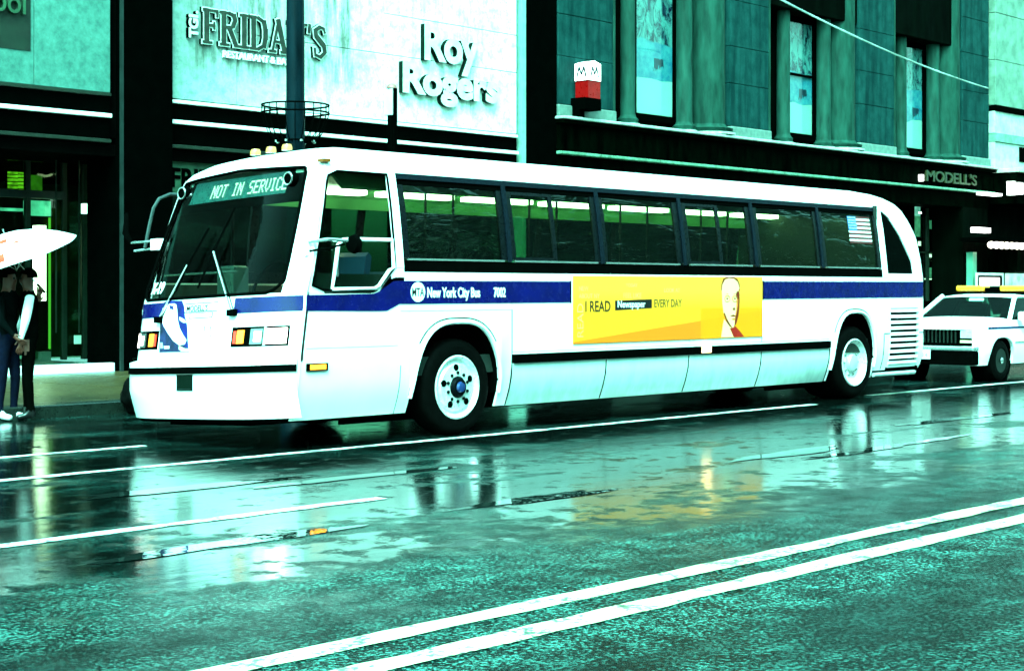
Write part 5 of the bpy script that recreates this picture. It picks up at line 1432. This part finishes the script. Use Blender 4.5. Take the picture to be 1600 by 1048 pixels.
MB().prism([(13.36, .93), (13.62, .93), (13.60, 1.0), (13.40, 1.0)], lambda u, v, w_: (u, w_, v), CY - .75, CY + .75).build('dashboard', seam, pc)
lbm = M('yellow_light_lens', (.60, .24, .008), .15, 0, .5, .45, 25, .2, 60, emit=(1, .7, .1), es=.05)
bar = MB().box(14.35, 14.62, CY - .66, CY + .66, 1.395, 1.425).build('light_bar', black, pc)
bevel(MB().box(14.36, 14.61, CY - .66, CY - .14, 1.426, 1.525).build('light_lens', lbm, bar), .03, 2)
bevel(MB().box(14.36, 14.61, CY + .14, CY + .66, 1.426, 1.525).build('light_lens', lbm, bar), .03, 2)
bevel(MB().box(14.38, 14.59, CY - .135, CY + .135, 1.426, 1.49).build('siren_box', blackp, bar), .01, 2)
bevel(MB().box(14.34, 14.63, CY - .70, CY + .70, 1.365, 1.394).build('bar_mount', seam, bar), .005, 1)

# ------------------------------------------------------------------ two people under an umbrella
def person(name, base, face, joints_arm_l, joints_arm_r, legs, mats, label):
    """one skinned body; joints in a local frame: f forward, s left, z up"""
    F = Vector((math.cos(face), math.sin(face), 0)); S = Vector((-math.sin(face), math.cos(face), 0))
    J = []; E = []; RD = []
    def j(f, s, z, r, par=None):
        J.append(F * f + S * s + Vector((0, 0, z))); RD.append(r)
        if par is not None: E.append((par, len(J) - 1))
        return len(J) - 1
    pel = j(0, 0, .98, (.135, .105)); wst = j(0, 0, 1.12, (.13, .10), pel); ch = j(.01, 0, 1.32, (.155, .115), wst); ub = j(0, 0, 1.42, (.13, .09), ch)
    nk = j(.01, 0, 1.50, (.055, .055), ub); hd0 = j(.025, 0, 1.58, (.078, .085), nk); hd1 = j(.02, 0, 1.66, (.085, .095), hd0); hd2 = j(.01, 0, 1.715, (.06, .07), hd1)
    ns = j(.115, 0, 1.615, (.012, .012), hd0)
    for sg, (kf, af) in zip((1, -1), legs):
        h = j(0, .085 * sg, .90, (.092, .092), pel); k = j(kf, .09 * sg, .50, (.062, .062), h); an = j(af, .09 * sg, .10, (.042, .042), k)
        he = j(af + .05, .092 * sg, .052, (.046, .044), an); j(af + .17, .10 * sg, .040, (.044, .036), he); j(af - .045, .09 * sg, .042, (.040, .036), an)
    for sg, arm in zip((1, -1), (joints_arm_l, joints_arm_r)):
        sh = j(0, .17 * sg, 1.415, (.062, .062), ub); el = j(*arm[0], (.056, .056), sh); wr = j(*arm[1], (.032, .032), el); pa = j(*arm[2], (.034, .026), wr)
        d = (J[pa] - J[wr]).normalized(); o_ = (F - d * F.dot(d)); o_ = o_.normalized() if o_.length > .1 else S
        for q in range(4):
            sp = (q - 1.5) * .019
            L = (.060, .072, .068, .052)[q]
            J.append(J[pa] + d * .03 + o_ * sp); RD.append((.010, .010)); E.append((pa, len(J) - 1)); a = len(J) - 1
            J.append(J[a] + d * L * .6 + S * (-.012 * sg)); RD.append((.009, .009)); E.append((a, len(J) - 1)); b_ = len(J) - 1
            J.append(J[b_] + d * L * .35 + S * (-.025 * sg)); RD.append((.008, .008)); E.append((b_, len(J) - 1))
        J.append(J[wr] + d * .025 + o_ * .038); RD.append((.011, .011)); E.append((wr, len(J) - 1)); a = len(J) - 1
        J.append(J[a] + d * .04 + o_ * .018); RD.append((.010, .010)); E.append((a, len(J) - 1))
    me = bpy.data.meshes.new('sk'); me.from_pydata(J, E, [])
    ob = bpy.data.objects.new('sk', me); C.objects.link(ob)
    sk = ob.modifiers.new('s', 'SKIN'); sk.branch_smoothing = .6
    if not me.skin_vertices: 
        bm = bmesh.new(); bm.from_mesh(me); bm.verts.layers.skin.verify(); bm.to_mesh(me); bm.free()
    for i, v in enumerate(me.skin_vertices[0].data):
        v.radius = RD[i]; v.use_root = (i == 0)
    ob.modifiers.new('u', 'SUBSURF').levels = 2
    dg = bpy.context.evaluated_depsgraph_get(); dg.update()
    out = bpy.data.meshes.new_from_object(ob.evaluated_get(dg))
    bpy.data.objects.remove(ob)
    root = empty(name, base, label, 'person'); root.scale = (.965,) * 3
    body = link_mesh('body', out, mats, root)
    out.polygons.foreach_set('use_smooth', [True] * len(out.polygons))
    wrs = [Vector(F * a[1][0] + S * a[1][1] + Vector((0, 0, a[1][2]))) for a in (joints_arm_l, joints_arm_r)]
    for p in out.polygons:
        c = p.center; s = c.dot(S); f = c.dot(F); z = c.z
        mi = 1
        if z < .115: mi = 3
        elif z < 1.0 and abs(s) < .20 and min((c - q).length for q in wrs) > .16: mi = 2
        if z > .7 and (abs(s) > .165 or (f > .17 and z < 1.5)): mi = 4
        for q, a in zip(wrs, (joints_arm_l, joints_arm_r)):
            pa = Vector(F * a[2][0] + S * a[2][1] + Vector((0, 0, a[2][2])))
            if (c - pa).length < .15 and (c - q).dot((pa - q).normalized()) > .0: mi = 0
        if z > 1.49 and abs(s) < .15 and f < .15: mi = 0
        p.material_index = mi
    # hair cap and ears, eyes
    mb = MB()
    n = 16; vs = []; fs = []
    rows = 7
    cen = F * .012 + Vector((0, 0, 1.655))
    for i in range(rows):
        el = R(90 - i * 16)
        for k in range(n):
            az = 2 * math.pi * k / n
            front_cut = .55 if math.cos(az) > .35 and i > 4 else 1
            vs.append(cen + (F * (math.cos(az) * .107) + S * (math.sin(az) * .095)) * math.cos(el) * front_cut + Vector((0, 0, .108 * math.sin(el))))
    for i in range(rows - 1):
        for k in range(n):
            fs.append((i * n + k, i * n + (k + 1) % n, (i + 1) * n + (k + 1) % n, (i + 1) * n + k))
    me2 = bpy.data.meshes.new('hair'); me2.from_pydata(vs, [], fs)
    me2.polygons.foreach_set('use_smooth', [True] * len(me2.polygons))
    h = link_mesh('hair', me2, M('dark_hair', (.001, .001, .001), .6, 0, .05), root)
    for sg in (-1, 1):
        e = bpy.data.meshes.new('eye'); bm = bmesh.new(); bmesh.ops.create_uvsphere(bm, u_segments=8, v_segments=6, radius=.012); bm.to_mesh(e); bm.free()
        eo = link_mesh('eye', e, M('eye_dark', (.02, .02, .02), .2), root); eo.location = F * .098 + S * (.033 * sg) + Vector((0, 0, 1.635))
    return root
skin_m = M('skin', (.10, .025, .014), .5, 0, .4, .2, 8, .1)
vest = M('black_coat_cloth', (.0008, .001, .0008), .8, 0, .04, .3, 12, .2, 40)
trou = M('black_trouser_cloth', (.0006, .0008, .0006), .85, 0, .04, .3, 12, .2, 40)
shoe_b = M('black_shoe', (.004, .004, .004), .3, 0, .4)
sleeve = M('white_shirt_cloth', (.82, .84, .82), .8, 0, .2, .12, 8, .25, 14)
jeans = M('blue_denim', (.001, .002, .008), .85, 0, .15, .5, 14, .3, 40)
shoe_w = M('white_sneaker', (.7, .72, .7), .5)
dusk = M('grey_blue_jacket', (.001, .002, .002), .7, 0, .05, .5, 9, .2, 30)
FWD = R(200)
PA = gpt(46, 656); PB = gpt(12, 657)
person('person', (PA.x, PA.y, .0), R(150), [(.05, .26, 1.16), (.10, .25, .93), (.11, .25, .86)], [(.06, -.27, 1.15), (.16, -.24, .95), (.18, -.23, .88)], [(.02, -.02), (.03, .02)],
       [skin_m, vest, trou, shoe_b, sleeve], 'person in black vest and trousers with white shirt sleeves beside the kerb')
person('person', (PB.x, PB.y, .0), R(-60), [(.14, .25, 1.20), (.30, .14, 1.38), (.33, .12, 1.45)], [(.06, -.27, 1.15), (.20, -.22, .98), (.25, -.20, .94)], [(.05, .02), (-.02, -.06)],
       [skin_m, dusk, jeans, shoe_w, dusk], 'person in jeans and white sneakers holding up the umbrella')
# umbrella
fwd_ = Vector((math.cos(TH), math.sin(TH), 0)); rgt_ = Vector((math.sin(TH), -math.cos(TH), 0))
hand = Vector((PB.x, PB.y, 0)) + Vector((math.cos(R(-60)), math.sin(R(-60)), 0)) * .34 + Vector((-math.sin(R(-60)), math.cos(R(-60)), 0)) * .115 + Vector((0, 0, 1.47))
um = empty('umbrella', (hand.x, hand.y, hand.z), 'white umbrella with red print held over two people', 'umbrella')
D = (hand - CAM).dot(fwd_)
cen = CAM + (fwd_ + rgt_ * ((18 - 800) / FPX) + Vector((0, 0, (HY - 399) / FPX))) * D
ax = (Vector((0, 0, 1)) * .965 - fwd_ * .235 - rgt_ * .26).normalized()
u_ = (rgt_ - ax * rgt_.dot(ax)).normalized(); v_ = ax.cross(u_)
UR, UH = .735, .25
uw = M('white_umbrella_cloth', (.84, .83, .80), .7, 0, .3, .12, 5, .2, 10); ur = M('red_umbrella_print', (.50, .03, .01), .7, 0, .3, .5, 9, .1)
def canopy(r, a, wd=0):
    sc_ = 1 - .05 * (math.cos(4 * a) ** 2) * r ** 3
    rr_ = UR * r * sc_
    return cen + (u_ * math.cos(a) + v_ * math.sin(a)) * rr_ + ax * (UH * (1 - r ** 2.0) - .012 * r * (math.cos(8 * a) * .5 + .5) + wd)
for k in range(8):
    a0 = R(45 * k + 22.5)
    P = [[canopy(r, a0 + R(45) * i / 6) for i in range(7)] for r in lin(.02, 1, 8)]
    Q = [[canopy(r, a0 + R(45) * i / 6, -.004) for i in range(7)] for r in lin(.02, 1, 8)]
    MB().solid(P, Q).build('canopy_panel', uw, um, True)
    MB().tube([canopy(r, a0, -.012) for r in lin(.03, 1, 8)], .004, 5).build('rib', chrome, um, True)
    b0 = canopy(.55, a0, -.015)
    MB().tube([cen - ax * .18, b0], .003, 5).build('stretcher', chrome, um, True)
# printed red marks on the cloth facing the street
for a0, a1, r0, r1 in ((R(-130), R(-84), .36, .62), (R(-105), R(-78), .74, .90), (R(-160), R(-108), .70, .97), (R(-92), R(-70), .34, .46), (R(-62), R(-52), .52, .57)):
    P = [[canopy(r, a, .0035) for a in lin(a0, a1, 6)] for r in lin(r0, r1, 3)]
    Q = [[canopy(r, a, .0015) for a in lin(a0, a1, 6)] for r in lin(r0, r1, 3)]
    MB().solid(P, Q).build('printed_mark', ur, um, True)
MB().tube([cen + ax * (UH + .06), cen, hand + (cen - hand) * .12, hand], .0075, 8).build('shaft', chrome, um, True)
MB().tube([hand + (cen - hand) * .12, hand, hand - (cen - hand) * .14], .014, 8).build('handle', black, um, True)
